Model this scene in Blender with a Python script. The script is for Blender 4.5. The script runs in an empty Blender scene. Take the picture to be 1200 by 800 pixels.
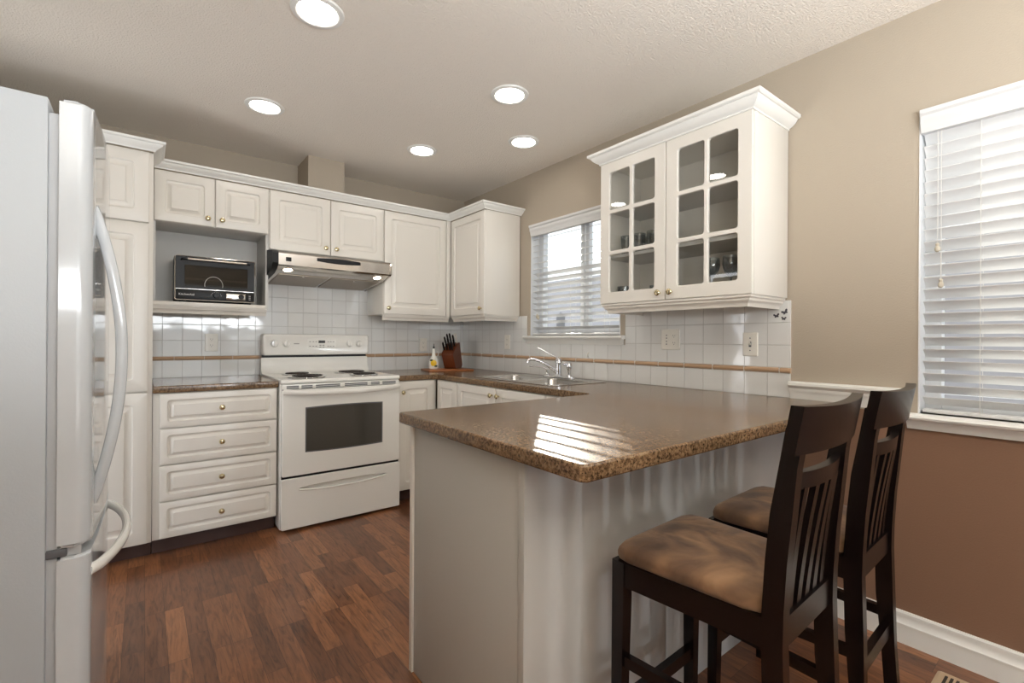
import bpy, bmesh, math, random
from mathutils import Vector, Matrix
random.seed(7)
PI = math.pi
C = bpy.context.scene.collection
SC = bpy.context.scene

# ------------------------------------------------------------------ camera
YAW, ROLL, FOC = 0.6596, 0.0064, 555.8
cam_d = bpy.data.cameras.new('camera'); cam = bpy.data.objects.new('camera', cam_d); C.objects.link(cam)
F = Vector((math.sin(YAW), math.cos(YAW), 0.0005)).normalized()
R0 = Vector((math.cos(YAW), -math.sin(YAW), 0)); U0 = R0.cross(F)
R = R0 * math.cos(ROLL) + U0 * math.sin(ROLL); U = -R0 * math.sin(ROLL) + U0 * math.cos(ROLL)
m = Matrix.Identity(4)
for i in range(3):
    m[i][0] = R[i]; m[i][1] = U[i]; m[i][2] = -F[i]
m[0][3], m[1][3], m[2][3] = -2.3532, -3.7737, 1.1706
cam.matrix_world = m
cam_d.sensor_width = 36; cam_d.lens = FOC * 36 / 1200
cam_d.shift_y = -1.8 / 1200
cam_d.clip_start = 0.05
SC.camera = cam

# ------------------------------------------------------------------ world, lights, exposure
SC.view_settings.view_transform = 'Standard'; SC.view_settings.look = 'None'
SC.view_settings.gamma = 1; SC.view_settings.use_curve_mapping = False
SC.view_settings.exposure = 0.0
EXPO = 1.0
w = bpy.data.worlds.new('sky'); SC.world = w; w.use_nodes = True
nt = w.node_tree; bg = nt.nodes['Background']
tc = nt.nodes.new('ShaderNodeTexCoord'); sp = nt.nodes.new('ShaderNodeSeparateXYZ'); cr = nt.nodes.new('ShaderNodeValToRGB')
nt.links.new(tc.outputs['Generated'], sp.inputs[0]); nt.links.new(sp.outputs['Z'], cr.inputs[0]); nt.links.new(cr.outputs[0], bg.inputs[0])
cr.color_ramp.elements[0].position = 0.0; cr.color_ramp.elements[0].color = (1, 1, 1, 1)
cr.color_ramp.elements[1].position = 0.8; cr.color_ramp.elements[1].color = (.75, .86, 1, 1)
bg.inputs[1].default_value = 1.45

def area(name, loc, direction, sx, sy, energy, color, portal=False, spread=None):
    l = bpy.data.lights.new(name, 'AREA'); l.shape = 'RECTANGLE'; l.size = sx; l.size_y = sy
    l.energy = energy; l.color = color
    if spread: l.spread = spread
    o = bpy.data.objects.new(name, l); C.objects.link(o); o.location = loc
    o.rotation_euler = Vector(direction).to_track_quat('-Z', 'Y').to_euler()
    if portal: l.cycles.is_portal = True
    return o

sun = bpy.data.lights.new('sun', 'SUN'); sun.energy = 7.5; sun.angle = 0.004; sun.color = (1, .93, .82)
so = bpy.data.objects.new('sun', sun); C.objects.link(so)
so.rotation_euler = Vector((-.681, -.737, -.409)).to_track_quat('-Z', 'Y').to_euler(); so.location = (4, 4, 6)
area('patio_daylight', (-1.13, -6.8, 1.15), (0, 1, 0), 2.1, 2.1, 32, (.72, .86, 1))
area('side_door_daylight', (-3.6, -1.04, 1.1), (1, 0, 0), .5, 1.8, 12, (.95, .97, 1))
area('added_ceiling_fill', (-2.0, -4.7, 1.5), (0, .25, 1), 2.0, 1.5, 130, (.93, .97, 1))  # added upward fill behind the camera, brightens the ceiling; no lamp known there
# added far spot through the patio blinds, for panel bands and stool shadows
sl = bpy.data.lights.new('added_band_spot', 'SPOT'); sl.energy = 11500; sl.shadow_soft_size = .28; sl.spot_size = math.radians(4.0); sl.color = (.88, .94, 1); sl.spot_blend = .15
slo = bpy.data.objects.new('added_band_spot', sl); C.objects.link(slo); slo.location = (2.9, -39.0, 3.2)
slo.rotation_euler = (Vector((-1.0, -2.87, .7)) - Vector(slo.location)).to_track_quat('-Z', 'Y').to_euler()

# ------------------------------------------------------------------ materials
def srgb(r, g, b):
    f = lambda c: (c / 12.92 if c <= .04045 else ((c + .055) / 1.055) ** 2.4)
    return tuple(f(v / 255) for v in (r, g, b)) + (1,)

def mat(name, col, rough=.5, metal=0, coat=0, bump=None, spec=.5, sheen=0, emis=None, trans=0):
    m = bpy.data.materials.new(name); m.use_nodes = True
    n = m.node_tree; b = n.nodes['Principled BSDF']
    b.inputs['Base Color'].default_value = col; b.inputs['Roughness'].default_value = rough
    b.inputs['Metallic'].default_value = metal; b.inputs['Coat Weight'].default_value = coat
    b.inputs['Coat Roughness'].default_value = .05
    b.inputs['Specular IOR Level'].default_value = spec
    if sheen: b.inputs['Sheen Weight'].default_value = sheen
    if trans: b.inputs['Transmission Weight'].default_value = trans
    if emis:
        b.inputs['Emission Color'].default_value = emis[0]; b.inputs['Emission Strength'].default_value = emis[1]
    if bump:
        tcn = n.nodes.new('ShaderNodeTexCoord'); ns = n.nodes.new('ShaderNodeTexNoise'); bp = n.nodes.new('ShaderNodeBump')
        n.links.new(tcn.outputs['Object'], ns.inputs['Vector']); ns.inputs['Scale'].default_value = bump[0]
        ns.inputs['Detail'].default_value = 3
        n.links.new(ns.outputs['Fac'], bp.inputs['Height']); bp.inputs['Strength'].default_value = bump[1]
        bp.inputs['Distance'].default_value = bump[2] if len(bump) > 2 else .01
        n.links.new(bp.outputs[0], b.inputs['Normal'])
    return m

def nodes_of(m): return m.node_tree, m.node_tree.nodes['Principled BSDF']
def ramp(n, stops):
    r = n.nodes.new('ShaderNodeValToRGB'); e = r.color_ramp.elements
    while len(e) > 1: e.remove(e[-1])
    e[0].position, e[0].color = stops[0]
    for p, c in stops[1:]:
        x = e.new(p); x.color = c
    return r

M = {}
M['cab'] = mat('cabinet_white', srgb(228, 223, 214), .32, bump=(2.5, .02))
M['cab_in'] = mat('cabinet_inside', srgb(205, 203, 198), .5)
M['trimw'] = mat('trim_white', srgb(236, 235, 230), .35)
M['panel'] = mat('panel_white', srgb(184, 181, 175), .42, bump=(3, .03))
M['plastic'] = mat('ivory_plastic', srgb(232, 228, 218), .3)
M['blind'] = mat('blind_white', srgb(222, 222, 221), .4)
M['vinyl'] = mat('vinyl_white', srgb(230, 232, 234), .4)
M['appl'] = mat('appliance_white', srgb(236, 234, 228), .18, coat=.4)
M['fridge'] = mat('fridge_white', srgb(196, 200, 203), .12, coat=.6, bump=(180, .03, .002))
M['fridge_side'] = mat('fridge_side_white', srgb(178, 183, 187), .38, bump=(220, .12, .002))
M['gasket'] = mat('gasket_grey', srgb(176, 178, 180), .6)
M['grey'] = mat('hinge_grey', srgb(92, 93, 96), .5)
M['black'] = mat('black_gloss', srgb(16, 15, 15), .12)
M['blackm'] = mat('black_matte', srgb(14, 13, 13), .4, spec=.3)
M['coil'] = mat('coil_iron', srgb(52, 44, 40), .45, metal=.4)
M['ovenglass'] = mat('oven_glass', srgb(72, 69, 64), .06, coat=.5)
M['steel'] = mat('brushed_steel', srgb(205, 200, 194), .13, metal=1)
M['steel2'] = mat('filter_steel', srgb(150, 138, 124), .35, metal=1)
M['chrome'] = mat('chrome', srgb(220, 220, 222), .07, metal=1)
M['brass'] = mat('brass', srgb(206, 192, 156), .16, metal=1)
M['toe'] = mat('toe_kick_brown', srgb(72, 50, 44), .5)
M['strip'] = mat('accent_tile_tan', srgb(194, 160, 128), .3, coat=.3, bump=(60, .1))
M['wood_block'] = mat('knife_block_wood', srgb(100, 48, 22), .3, coat=.3)
M['board'] = mat('board_wood', srgb(168, 104, 58), .4)
M['ceramic'] = mat('cruet_ceramic', srgb(236, 234, 226), .12, coat=.5)
M['yellow'] = mat('lemon_yellow', srgb(238, 196, 26), .3)
M['leafg'] = mat('leaf_green', srgb(60, 78, 40), .4)
M['darkwood'] = mat('espresso_wood', srgb(20, 12, 11), .27, coat=0, spec=.35)
M['beige'] = mat('register_beige', srgb(196, 170, 138), .45)
M['vent_dark'] = mat('register_slot', srgb(50, 36, 26), .7)
M['cream_knob'] = mat('tassel_beige', srgb(200, 190, 172), .5)
M['cord'] = mat('cord_white', srgb(222, 220, 214), .7)
M['decal'] = mat('decal_dark', srgb(70, 66, 74), .5)
M['sticker'] = mat('sticker_grey', srgb(150, 156, 166), .6)
M['greybowl'] = mat('bowl_dark', srgb(70, 62, 56), .25)
M['mug'] = mat('box_white', srgb(226, 216, 200), .4)
M['text'] = mat('print_light', srgb(215, 214, 210), .5)
M['textg'] = mat('print_grey', srgb(120, 118, 114), .5)
M['display'] = mat('display_black', srgb(40, 36, 34), .3)
M['fence'] = mat('fence_grey', srgb(196, 196, 202), .7)
M['ground'] = mat('outside_ground', srgb(150, 148, 145), .9)
M['sink'] = mat('sink_steel', srgb(200, 198, 194), .22, metal=1)
M['lamp'] = mat('lamp_glow', srgb(255, 255, 255), .5, emis=((1, .95, .88, 1), 23))
M['hoodlamp'] = mat('hood_lamp_glow', srgb(255, 255, 255), .5, emis=((1, .82, .6, 1), 14))
M['rack'] = mat('rack_wire', srgb(190, 180, 165), .3, metal=.8)
M['ovenin'] = mat('toaster_inside', srgb(46, 42, 39), .4, metal=.3)

def glass(name, tint=(1, 1, 1, 1), ior=1.5, rough=0.0):
    m = bpy.data.materials.new(name); m.use_nodes = True; n = m.node_tree
    n.nodes.remove(n.nodes['Principled BSDF']); out = n.nodes['Material Output']
    t = n.nodes.new('ShaderNodeBsdfTransparent'); g = n.nodes.new('ShaderNodeBsdfGlossy'); x = n.nodes.new('ShaderNodeMixShader')
    lw = n.nodes.new('ShaderNodeLayerWeight'); lw.inputs['Blend'].default_value = .5
    pw = n.nodes.new('ShaderNodeMath'); pw.operation = 'POWER'; pw.inputs[1].default_value = 5
    f0 = ((ior - 1) / (ior + 1)) ** 2; ma = n.nodes.new('ShaderNodeMath'); ma.operation = 'MULTIPLY_ADD'; ma.inputs[1].default_value = 1 - f0; ma.inputs[2].default_value = f0
    g.inputs['Roughness'].default_value = rough; t.inputs[0].default_value = tint
    n.links.new(lw.outputs['Facing'], pw.inputs[0]); n.links.new(pw.outputs[0], ma.inputs[0]); n.links.new(ma.outputs[0], x.inputs[0])
    n.links.new(t.outputs[0], x.inputs[1]); n.links.new(g.outputs[0], x.inputs[2]); n.links.new(x.outputs[0], out.inputs[0])
    return m
M['glass'] = glass('clear_glass', (.93, .95, .94, 1))
M['cabglass'] = glass('cabinet_glass', (.92, .92, .90, 1), 1.75)
M['drinkglass'] = glass('drinking_glass', (.66, .70, .72, 1), 1.9)
M['toastglass'] = glass('toaster_glass', (.55, .53, .5, 1), 1.6)

# walls: paint with fine orange peel
def paint(name, col, lower=None):
    m = mat(name, col, .75, bump=(170, .25, .004)); n, b = nodes_of(m)
    if lower:
        g = n.nodes.new('ShaderNodeNewGeometry'); s = n.nodes.new('ShaderNodeSeparateXYZ'); c = n.nodes.new('ShaderNodeMath'); c.operation = 'GREATER_THAN'; c.inputs[1].default_value = .895
        mx = n.nodes.new('ShaderNodeMix'); mx.data_type = 'RGBA'
        n.links.new(g.outputs['Position'], s.inputs[0]); n.links.new(s.outputs['Z'], c.inputs[0]); n.links.new(c.outputs[0], mx.inputs[0])
        mx.inputs['A'].default_value = lower; mx.inputs['B'].default_value = col
        n.links.new(mx.outputs['Result'], b.inputs['Base Color'])
    return m
WALLC = srgb(178, 166, 149)
M['wall'] = paint('wall_beige', WALLC)
M['wall2'] = paint('wall_two_tone', WALLC, srgb(134, 101, 79))
M['ceil'] = mat('ceiling_texture', srgb(240, 232, 221), .85, bump=(130, .7, .008))

# floor: laminate strips running along Y
def floor_mat():
    m = mat('floor_laminate', srgb(120, 70, 45), .3, coat=.15); n, b = nodes_of(m)
    tcn = n.nodes.new('ShaderNodeTexCoord'); mp = n.nodes.new('ShaderNodeMapping'); mp.inputs['Rotation'].default_value = (0, 0, PI / 2)
    n.links.new(tcn.outputs['Object'], mp.inputs[0])
    br = n.nodes.new('ShaderNodeTexBrick'); n.links.new(mp.outputs[0], br.inputs['Vector'])
    br.inputs['Color1'].default_value = (0, 0, 0, 1); br.inputs['Color2'].default_value = (1, 1, 1, 1); br.inputs['Mortar'].default_value = (.5, .5, .5, 1)
    br.inputs['Scale'].default_value = 1; br.inputs['Mortar Size'].default_value = .0006; br.inputs['Brick Width'].default_value = .42; br.inputs['Row Height'].default_value = .067
    br.offset = .37; br.offset_frequency = 3; br.squash = 1
    ns = n.nodes.new('ShaderNodeTexNoise'); mp2 = n.nodes.new('ShaderNodeMapping'); mp2.inputs['Scale'].default_value = (16, 1.6, 1)
    n.links.new(tcn.outputs['Object'], mp2.inputs[0])
    add = n.nodes.new('ShaderNodeVectorMath'); add.operation = 'MULTIPLY_ADD'; add.inputs[1].default_value = (13, 29, 7)
    n.links.new(br.outputs['Color'], add.inputs[0]); n.links.new(mp2.outputs[0], add.inputs[2]); n.links.new(add.outputs[0], ns.inputs['Vector'])
    ns.inputs['Scale'].default_value = 3.2; ns.inputs['Detail'].default_value = 8; ns.inputs['Roughness'].default_value = .65; ns.inputs['Distortion'].default_value = 1.6
    r1 = ramp(n, [(0, srgb(100, 64, 43)), (.35, srgb(115, 74, 49)), (.7, srgb(130, 85, 56)), (1, srgb(149, 100, 66))])
    n.links.new(br.outputs['Color'], r1.inputs[0])
    r2 = ramp(n, [(.34, (.5, .46, .44, 1)), (.46, (.9, .88, .86, 1)), (.55, (1.12, 1.1, 1.06, 1)), (.7, (1.35, 1.3, 1.22, 1))])
    n.links.new(ns.outputs['Fac'], r2.inputs[0])
    mx = n.nodes.new('ShaderNodeMix'); mx.data_type = 'RGBA'; mx.blend_type = 'MULTIPLY'; mx.inputs[0].default_value = 1
    n.links.new(r1.outputs[0], mx.inputs['A']); n.links.new(r2.outputs[0], mx.inputs['B'])
    mx2 = n.nodes.new('ShaderNodeMix'); mx2.data_type = 'RGBA'; mx2.inputs['B'].default_value = srgb(50, 28, 20)
    n.links.new(br.outputs['Fac'], mx2.inputs[0]); n.links.new(mx.outputs['Result'], mx2.inputs['A'])
    n.links.new(mx2.outputs['Result'], b.inputs['Base Color'])
    return m
M['floor'] = floor_mat()

def granite():
    m = mat('counter_laminate', srgb(130, 105, 82), .17, coat=.0, spec=.42); n, b = nodes_of(m)
    tcn = n.nodes.new('ShaderNodeTexCoord')
    def noise(sc, det, ro=.6):
        x = n.nodes.new('ShaderNodeTexNoise'); x.inputs['Scale'].default_value = sc; x.inputs['Detail'].default_value = det; x.inputs['Roughness'].default_value = ro
        n.links.new(tcn.outputs['Object'], x.inputs['Vector']); return x
    a = noise(105, 4, .7); c2 = noise(210, 3, .7); c3 = noise(9, 3)
    r1 = ramp(n, [(.32, srgb(58, 47, 38)), (.42, srgb(100, 80, 60)), (.52, srgb(132, 108, 84)), (.64, srgb(158, 136, 110)), (.75, srgb(110, 80, 58))])
    n.links.new(a.outputs['Fac'], r1.inputs[0])
    r2 = ramp(n, [(.34, (1, 1, 1, 1)), (.43, (0, 0, 0, 1))]); n.links.new(c2.outputs['Fac'], r2.inputs[0])
    mx = n.nodes.new('ShaderNodeMix'); mx.data_type = 'RGBA'; mx.inputs['B'].default_value = srgb(44, 36, 32)
    n.links.new(r2.outputs[0], mx.inputs[0]); n.links.new(r1.outputs[0], mx.inputs['A'])
    r3 = ramp(n, [(.35, (.74, .67, .57, 1)), (.65, (.96, .87, .74, 1))]); n.links.new(c3.outputs['Fac'], r3.inputs[0])
    mm = n.nodes.new('ShaderNodeMix'); mm.data_type = 'RGBA'; mm.blend_type = 'MULTIPLY'; mm.inputs[0].default_value = 1
    n.links.new(mx.outputs['Result'], mm.inputs['A']); n.links.new(r3.outputs[0], mm.inputs['B'])
    n.links.new(mm.outputs['Result'], b.inputs['Base Color'])
    return m
M['counter'] = granite()

def tile_mat(name, tw, th, ox, oy):
    m = mat(name, srgb(222, 222, 220), .1, coat=.5); n, b = nodes_of(m)
    tcn = n.nodes.new('ShaderNodeTexCoord'); mp = n.nodes.new('ShaderNodeMapping'); mp.inputs['Location'].default_value = (ox, oy, 0)
    n.links.new(tcn.outputs['Object'], mp.inputs[0])
    br = n.nodes.new('ShaderNodeTexBrick'); n.links.new(mp.outputs[0], br.inputs['Vector'])
    br.inputs['Color1'].default_value = srgb(226, 226, 223); br.inputs['Color2'].default_value = srgb(220, 219, 216); br.inputs['Mortar'].default_value = srgb(196, 194, 190)
    br.inputs['Scale'].default_value = 1; br.inputs['Mortar Size'].default_value = .0022; br.inputs['Brick Width'].default_value = tw; br.inputs['Row Height'].default_value = th
    br.inputs['Mortar Smooth'].default_value = .4
    br.offset = 0; br.squash = 1
    n.links.new(br.outputs['Color'], b.inputs['Base Color'])
    r = n.nodes.new('ShaderNodeMapRange'); n.links.new(br.outputs['Fac'], r.inputs[0]); r.inputs[3].default_value = .07; r.inputs[4].default_value = .7
    n.links.new(r.outputs[0], b.inputs['Roughness'])
    b1 = n.nodes.new('ShaderNodeBump'); b1.invert = True; b1.inputs['Distance'].default_value = .002; b1.inputs['Strength'].default_value = .7
    n.links.new(br.outputs['Fac'], b1.inputs['Height'])
    ns = n.nodes.new('ShaderNodeTexNoise'); n.links.new(tcn.outputs['Object'], ns.inputs['Vector']); ns.inputs['Scale'].default_value = 9; ns.inputs['Detail'].default_value = 1
    b2 = n.nodes.new('ShaderNodeBump'); b2.inputs['Distance'].default_value = .004; b2.inputs['Strength'].default_value = .35
    n.links.new(ns.outputs['Fac'], b2.inputs['Height']); n.links.new(b1.outputs[0], b2.inputs['Normal']); n.links.new(b2.outputs[0], b.inputs['Normal'])
    n.links.new(b2.outputs[0], b.inputs['Coat Normal'])
    return m

def suede():
    m = mat('seat_suede', srgb(130, 98, 72), .9, sheen=.15, bump=(16, .35, .012)); n, b = nodes_of(m)
    tcn = n.nodes.new('ShaderNodeTexCoord'); ns = n.nodes.new('ShaderNodeTexNoise'); n.links.new(tcn.outputs['Object'], ns.inputs['Vector'])
    ns.inputs['Scale'].default_value = 6.5; ns.inputs['Detail'].default_value = 5; ns.inputs['Distortion'].default_value = 1.2
    r = ramp(n, [(.32, srgb(76, 54, 38)), (.45, srgb(106, 78, 56)), (.55, srgb(128, 96, 68)), (.68, srgb(152, 116, 84))]); n.links.new(ns.outputs['Fac'], r.inputs[0])
    n.links.new(r.outputs[0], b.inputs['Base Color']); return m
M['suede'] = suede()

# ------------------------------------------------------------------ mesh helpers
def BM(): return bmesh.new()
def add_box(bm, x0, x1, y0, y1, z0, z1, bev=0, seg=2):
    xs, ys, zs = sorted((x0, x1)), sorted((y0, y1)), sorted((z0, z1))
    v = [bm.verts.new((x, y, z)) for x in xs for y in ys for z in zs]
    idx = [(0, 1, 3, 2), (4, 6, 7, 5), (0, 4, 5, 1), (2, 3, 7, 6), (0, 2, 6, 4), (1, 5, 7, 3)]
    fs = [bm.faces.new([v[i] for i in f]) for f in idx]
    if bev:
        es = list({e for f in fs for e in f.edges})
        bmesh.ops.bevel(bm, geom=es, offset=bev, segments=seg, affect='EDGES', profile=.5)
    return v
def add_prism(bm, pts, axis, a, b):
    """closed 2-D outline extruded along axis; pts are the other two coords in xyz order"""
    def P(p, t):
        if axis == 'x': return (t, p[0], p[1])
        if axis == 'y': return (p[0], t, p[1])
        return (p[0], p[1], t)
    A = [bm.verts.new(P(p, a)) for p in pts]; B = [bm.verts.new(P(p, b)) for p in pts]
    n = len(pts)
    bm.faces.new(A); bm.faces.new(B[::-1])
    for i in range(n): bm.faces.new((A[i], A[(i + 1) % n], B[(i + 1) % n], B[i]))
def add_tube(bm, pts, r, n=12, cap=True, flat=None):
    """tube along pts; r radius or list; flat=(a,b) gives elliptical section"""
    pts = [Vector(p) for p in pts]; N = len(pts)
    rs = r if isinstance(r, (list, tuple)) else [r] * N
    prev = None; rings = []
    for i, p in enumerate(pts):
        t = (pts[min(i + 1, N - 1)] - pts[max(i - 1, 0)]).normalized()
        if prev is None:
            up = Vector((0, 0, 1)) if abs(t.z) < .9 else Vector((0, 1, 0))
            s = t.cross(up).normalized()
        else:
            s = (prev - t * prev.dot(t)).normalized()
        prev = s; u = s.cross(t)
        a, b = flat if flat else (1, 1)
        rings.append([bm.verts.new(p + s * math.cos(2 * PI * k / n) * rs[i] * a + u * math.sin(2 * PI * k / n) * rs[i] * b) for k in range(n)])
    for i in range(N - 1):
        for k in range(n): bm.faces.new((rings[i][k], rings[i][(k + 1) % n], rings[i + 1][(k + 1) % n], rings[i + 1][k]))
    if cap: bm.faces.new(rings[0][::-1]); bm.faces.new(rings[-1])
def add_lathe(bm, prof, mtx=Matrix.Identity(4), n=24):
    """prof: (r, z) from bottom to top about local z"""
    rings = []
    for r, z in prof:
        if r < 1e-5: rings.append([bm.verts.new(mtx @ Vector((0, 0, z)))])
        else: rings.append([bm.verts.new(mtx @ Vector((r * math.cos(2 * PI * k / n), r * math.sin(2 * PI * k / n), z))) for k in range(n)])
    for a, b in zip(rings, rings[1:]):
        for k in range(n):
            q = []
            for vtx in (a[k % len(a)], a[(k + 1) % len(a)], b[(k + 1) % len(b)], b[k % len(b)]):
                if vtx not in q: q.append(vtx)
            if len(q) > 2: bm.faces.new(q)
    for rg, flip in ((rings[0], True), (rings[-1], False)):
        if len(rg) > 2: bm.faces.new(rg[::-1] if flip else rg)
def rrect(w0, w1, h0, h1, r, k=4):
    out = []
    for cx, cz, a0 in ((w1 - r, h1 - r, 0), (w0 + r, h1 - r, PI / 2), (w0 + r, h0 + r, PI), (w1 - r, h0 + r, 1.5 * PI)):
        for i in range(k + 1):
            a = a0 + PI / 2 * i / k; out.append((cx + r * math.cos(a), cz + r * math.sin(a)))
    return out
def add_loops(bm, loops, close_last=True, close_first=True):
    rings = [[bm.verts.new(p) for p in lp] for lp in loops]
    n = len(rings[0])
    for a, b in zip(rings, rings[1:]):
        for k in range(n): bm.faces.new((a[k], a[(k + 1) % n], b[(k + 1) % n], b[k]))
    if close_first: bm.faces.new(rings[0][::-1])
    if close_last: bm.faces.new(rings[-1])
def xf(bm, mtx): bmesh.ops.transform(bm, matrix=mtx, verts=bm.verts)
def add_sweep(bm, prof, path):
    """closed profile (out, up) swept along an XY path, mitred; out = right-hand side of travel"""
    n = len(path); rings = []
    P = [Vector((p[0], p[1])) for p in path]; z = path[0][2]
    for i in range(n):
        d0 = (P[i] - P[i - 1]).normalized() if i else (P[1] - P[0]).normalized()
        d1 = (P[i + 1] - P[i]).normalized() if i < n - 1 else d0
        n0 = Vector((d0.y, -d0.x)); n1 = Vector((d1.y, -d1.x)); mm = (n0 + n1)
        mm = mm / (mm.length_squared / 2) if mm.length > 1e-6 else n0
        mm = mm * 1.0
        rings.append([bm.verts.new((P[i].x + mm.x * o, P[i].y + mm.y * o, z + u)) for o, u in prof])
    k = len(prof)
    for a, b in zip(rings, rings[1:]):
        for j in range(k): bm.faces.new((a[j], a[(j + 1) % k], b[(j + 1) % k], b[j]))
    bm.faces.new(rings[0][::-1]); bm.faces.new(rings[-1])

def woff(o):
    v = Vector((0, 0, 0))
    while o is not None: v += o.location; o = o.parent
    return v
def obj(name, bm, m, parent=None, local=False, smooth=True, angle=32):
    if isinstance(bm, bpy.types.Mesh): me = bm
    else:
        bmesh.ops.recalc_face_normals(bm, faces=bm.faces)
        me = bpy.data.meshes.new(name); bm.to_mesh(me); bm.free()
    if parent is not None and not local:
        me.transform(Matrix.Translation(-woff(parent)))
    if smooth:
        for p in me.polygons: p.use_smooth = True
        me.set_sharp_from_angle(angle=math.radians(angle))
    me.materials.clear(); me.materials.append(M[m] if isinstance(m, str) else m)
    o = bpy.data.objects.new(name, me); C.objects.link(o)
    if parent is not None: o.parent = parent
    return o
def tag(o, label=None, cat=None, group=None, kind=None):
    if label: o['label'] = label
    if cat: o['category'] = cat
    if group: o['group'] = group
    if kind: o['kind'] = kind
    return o
def thing(name, label, cat, loc=(0, 0, 0), rotz=0, group=None):
    o = bpy.data.objects.new(name, None); C.objects.link(o); o.location = loc; o.rotation_euler = (0, 0, rotz)
    o.empty_display_size = .05
    return tag(o, label, cat, group)
def struct(name, bm, m, label=None, parent=None, **k):
    o = obj(name, bm, m, parent, **k)
    if parent is None: o['kind'] = 'structure'
    if label: o['label'] = label
    return o
def sempty(name, loc=(0, 0, 0), label=None):
    o = bpy.data.objects.new(name, None); C.objects.link(o); o.location = loc; o['kind'] = 'structure'
    if label: o['label'] = label
    return o
def curve_mesh(outer, holes, half, bev):
    """flat outline (with holes) in XY given thickness 2*half, edges rounded by bev"""
    cu = bpy.data.curves.new('tmp', 'CURVE'); cu.dimensions = '2D'; cu.fill_mode = 'BOTH'
    for lp in [outer] + holes:
        s = cu.splines.new('POLY'); s.points.add(len(lp) - 1)
        for i, p in enumerate(lp): s.points[i].co = (p[0], p[1], 0, 1)
        s.use_cyclic_u = True
    cu.extrude = max(half - bev, 0); cu.bevel_depth = bev; cu.bevel_resolution = 2; cu.offset = -bev
    o = bpy.data.objects.new('tmp', cu); C.objects.link(o)
    dg = bpy.context.evaluated_depsgraph_get()
    me = bpy.data.meshes.new_from_object(o.evaluated_get(dg)); bpy.data.objects.remove(o); return me
def text_mesh(s, size, depth=.0004):
    cu = bpy.data.curves.new('tmp', 'FONT'); cu.body = s; cu.size = size; cu.extrude = depth
    o = bpy.data.objects.new('tmp', cu); C.objects.link(o)
    dg = bpy.context.evaluated_depsgraph_get()
    me = bpy.data.meshes.new_from_object(o.evaluated_get(dg)); bpy.data.objects.remove(o); return me

FACE_Y = lambda x, y, z: Matrix.Translation((x, y, z))                                    # local door front looks to -Y
FACE_X = lambda x, y, z: Matrix.Translation((x, y, z)) @ Matrix.Rotation(-PI / 2, 4, 'Z')  # front looks to -X, width runs to -Y

def panel_bm(wd, h, mtx, fr=.055, t=.019, inner=.04):
    bm = BM(); L = []
    def lp(i, y, r): L.append([mtx @ Vector((px, y, pz)) for px, pz in rrect(i, wd - i, i, h - i, r)])
    lp(0, 0, .002); lp(0, -t + .004, .002); lp(.0012, -t + .0012, .003); lp(.004, -t, .004)
    lp(fr, -t, .016); lp(fr + .002, -t + .003, .015); lp(fr + .005, -t + .009, .013); lp(fr + .012, -t + .0105, .010)
    lp(fr + inner - .005, -t + .0025, .006); lp(fr + inner - .003, -t, .005); lp(fr + inner, -t, .004)
    add_loops(bm, L)
    return bm
def knob(parent, mtx, r=.015, m='brass', name='knob'):
    bm = BM()
    add_lathe(bm, [(.006, 0), (.0055, .012), (.008, .015), (r, .019), (r * 1.02, .023), (r * .8, .0275), (r * .4, .0295), (0, .030)], mtx @ Matrix.Rotation(PI / 2, 4, 'X'), 20)
    return obj(name, bm, m, parent)
def door(parent, x0, z0, x1, z1, face='y', plane=-.33, kn=None, name='door', **k):
    wd = abs(x1 - x0); g = .0015
    if face == 'y': mt = FACE_Y(min(x0, x1) + g, plane, z0 + g)
    else: mt = FACE_X(plane, max(x0, x1) - g, z0 + g)
    d = obj(name, panel_bm(wd - 2 * g, z1 - z0 - 2 * g, mt, **k), 'cab', parent)
    if kn is not None: knob(d, mt @ Matrix.Translation((kn[0], -.019, kn[1])))
    return d

# ------------------------------------------------------------------ the room
H = 2.455; XL, YF = -3.3, -6.6
bm = BM(); add_box(bm, XL - .2, .2, YF - .2, .2, -.1, 0); struct('floor', bm, 'floor', 'reddish brown laminate strip floor')
bm = BM(); add_box(bm, XL - .2, .2, YF - .2, .2, H, H + .1); struct('ceiling', bm, 'ceil', 'textured off-white ceiling')
bm = BM(); add_box(bm, XL - .2, .2, 0, .14, 0, H); struct('wall_back', bm, 'wall', 'beige wall behind the range')
W1 = (-1.845, -.975, 1.205, 2.055); W2 = (-4.75, -3.29, .90, 2.06)
bm = BM()
ys = [(-.975, 0, None), (W1[0], W1[1], W1), (-3.29, W1[0], None), (W2[0], W2[1], W2), (YF, W2[0], None)]
for a, b, hole in ys:
    if hole is None: add_box(bm, 0, .14, a, b, 0, H)
    else: add_box(bm, 0, .14, a, b, 0, hole[2]); add_box(bm, 0, .14, a, b, hole[3], H)
struct('wall_right', bm, 'wall2', 'beige wall with brown paint below the chair rail')
bm = BM(); add_box(bm, XL - .14, XL, YF, -1.30, 0, H); add_box(bm, XL - .14, XL, -.78, 0, 0, H); add_box(bm, XL - .14, XL, -1.30, -.78, 2.0, H)
struct('wall_left', bm, 'wall')
bm = BM(); add_box(bm, XL, -2.2, YF - .14, YF, 0, H); add_box(bm, -.05, 0, YF - .14, YF, 0, H); add_box(bm, -2.2, -.05, YF - .14, YF, 2.1, H)
struct('wall_front', bm, 'wall2')
bm = BM(); add_box(bm, -1.455, -1.205, -.285, 0, 2.16, H); struct('wall_chase', bm, 'wall', 'boxed-in beige duct chase above the wall cabinets')
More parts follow.
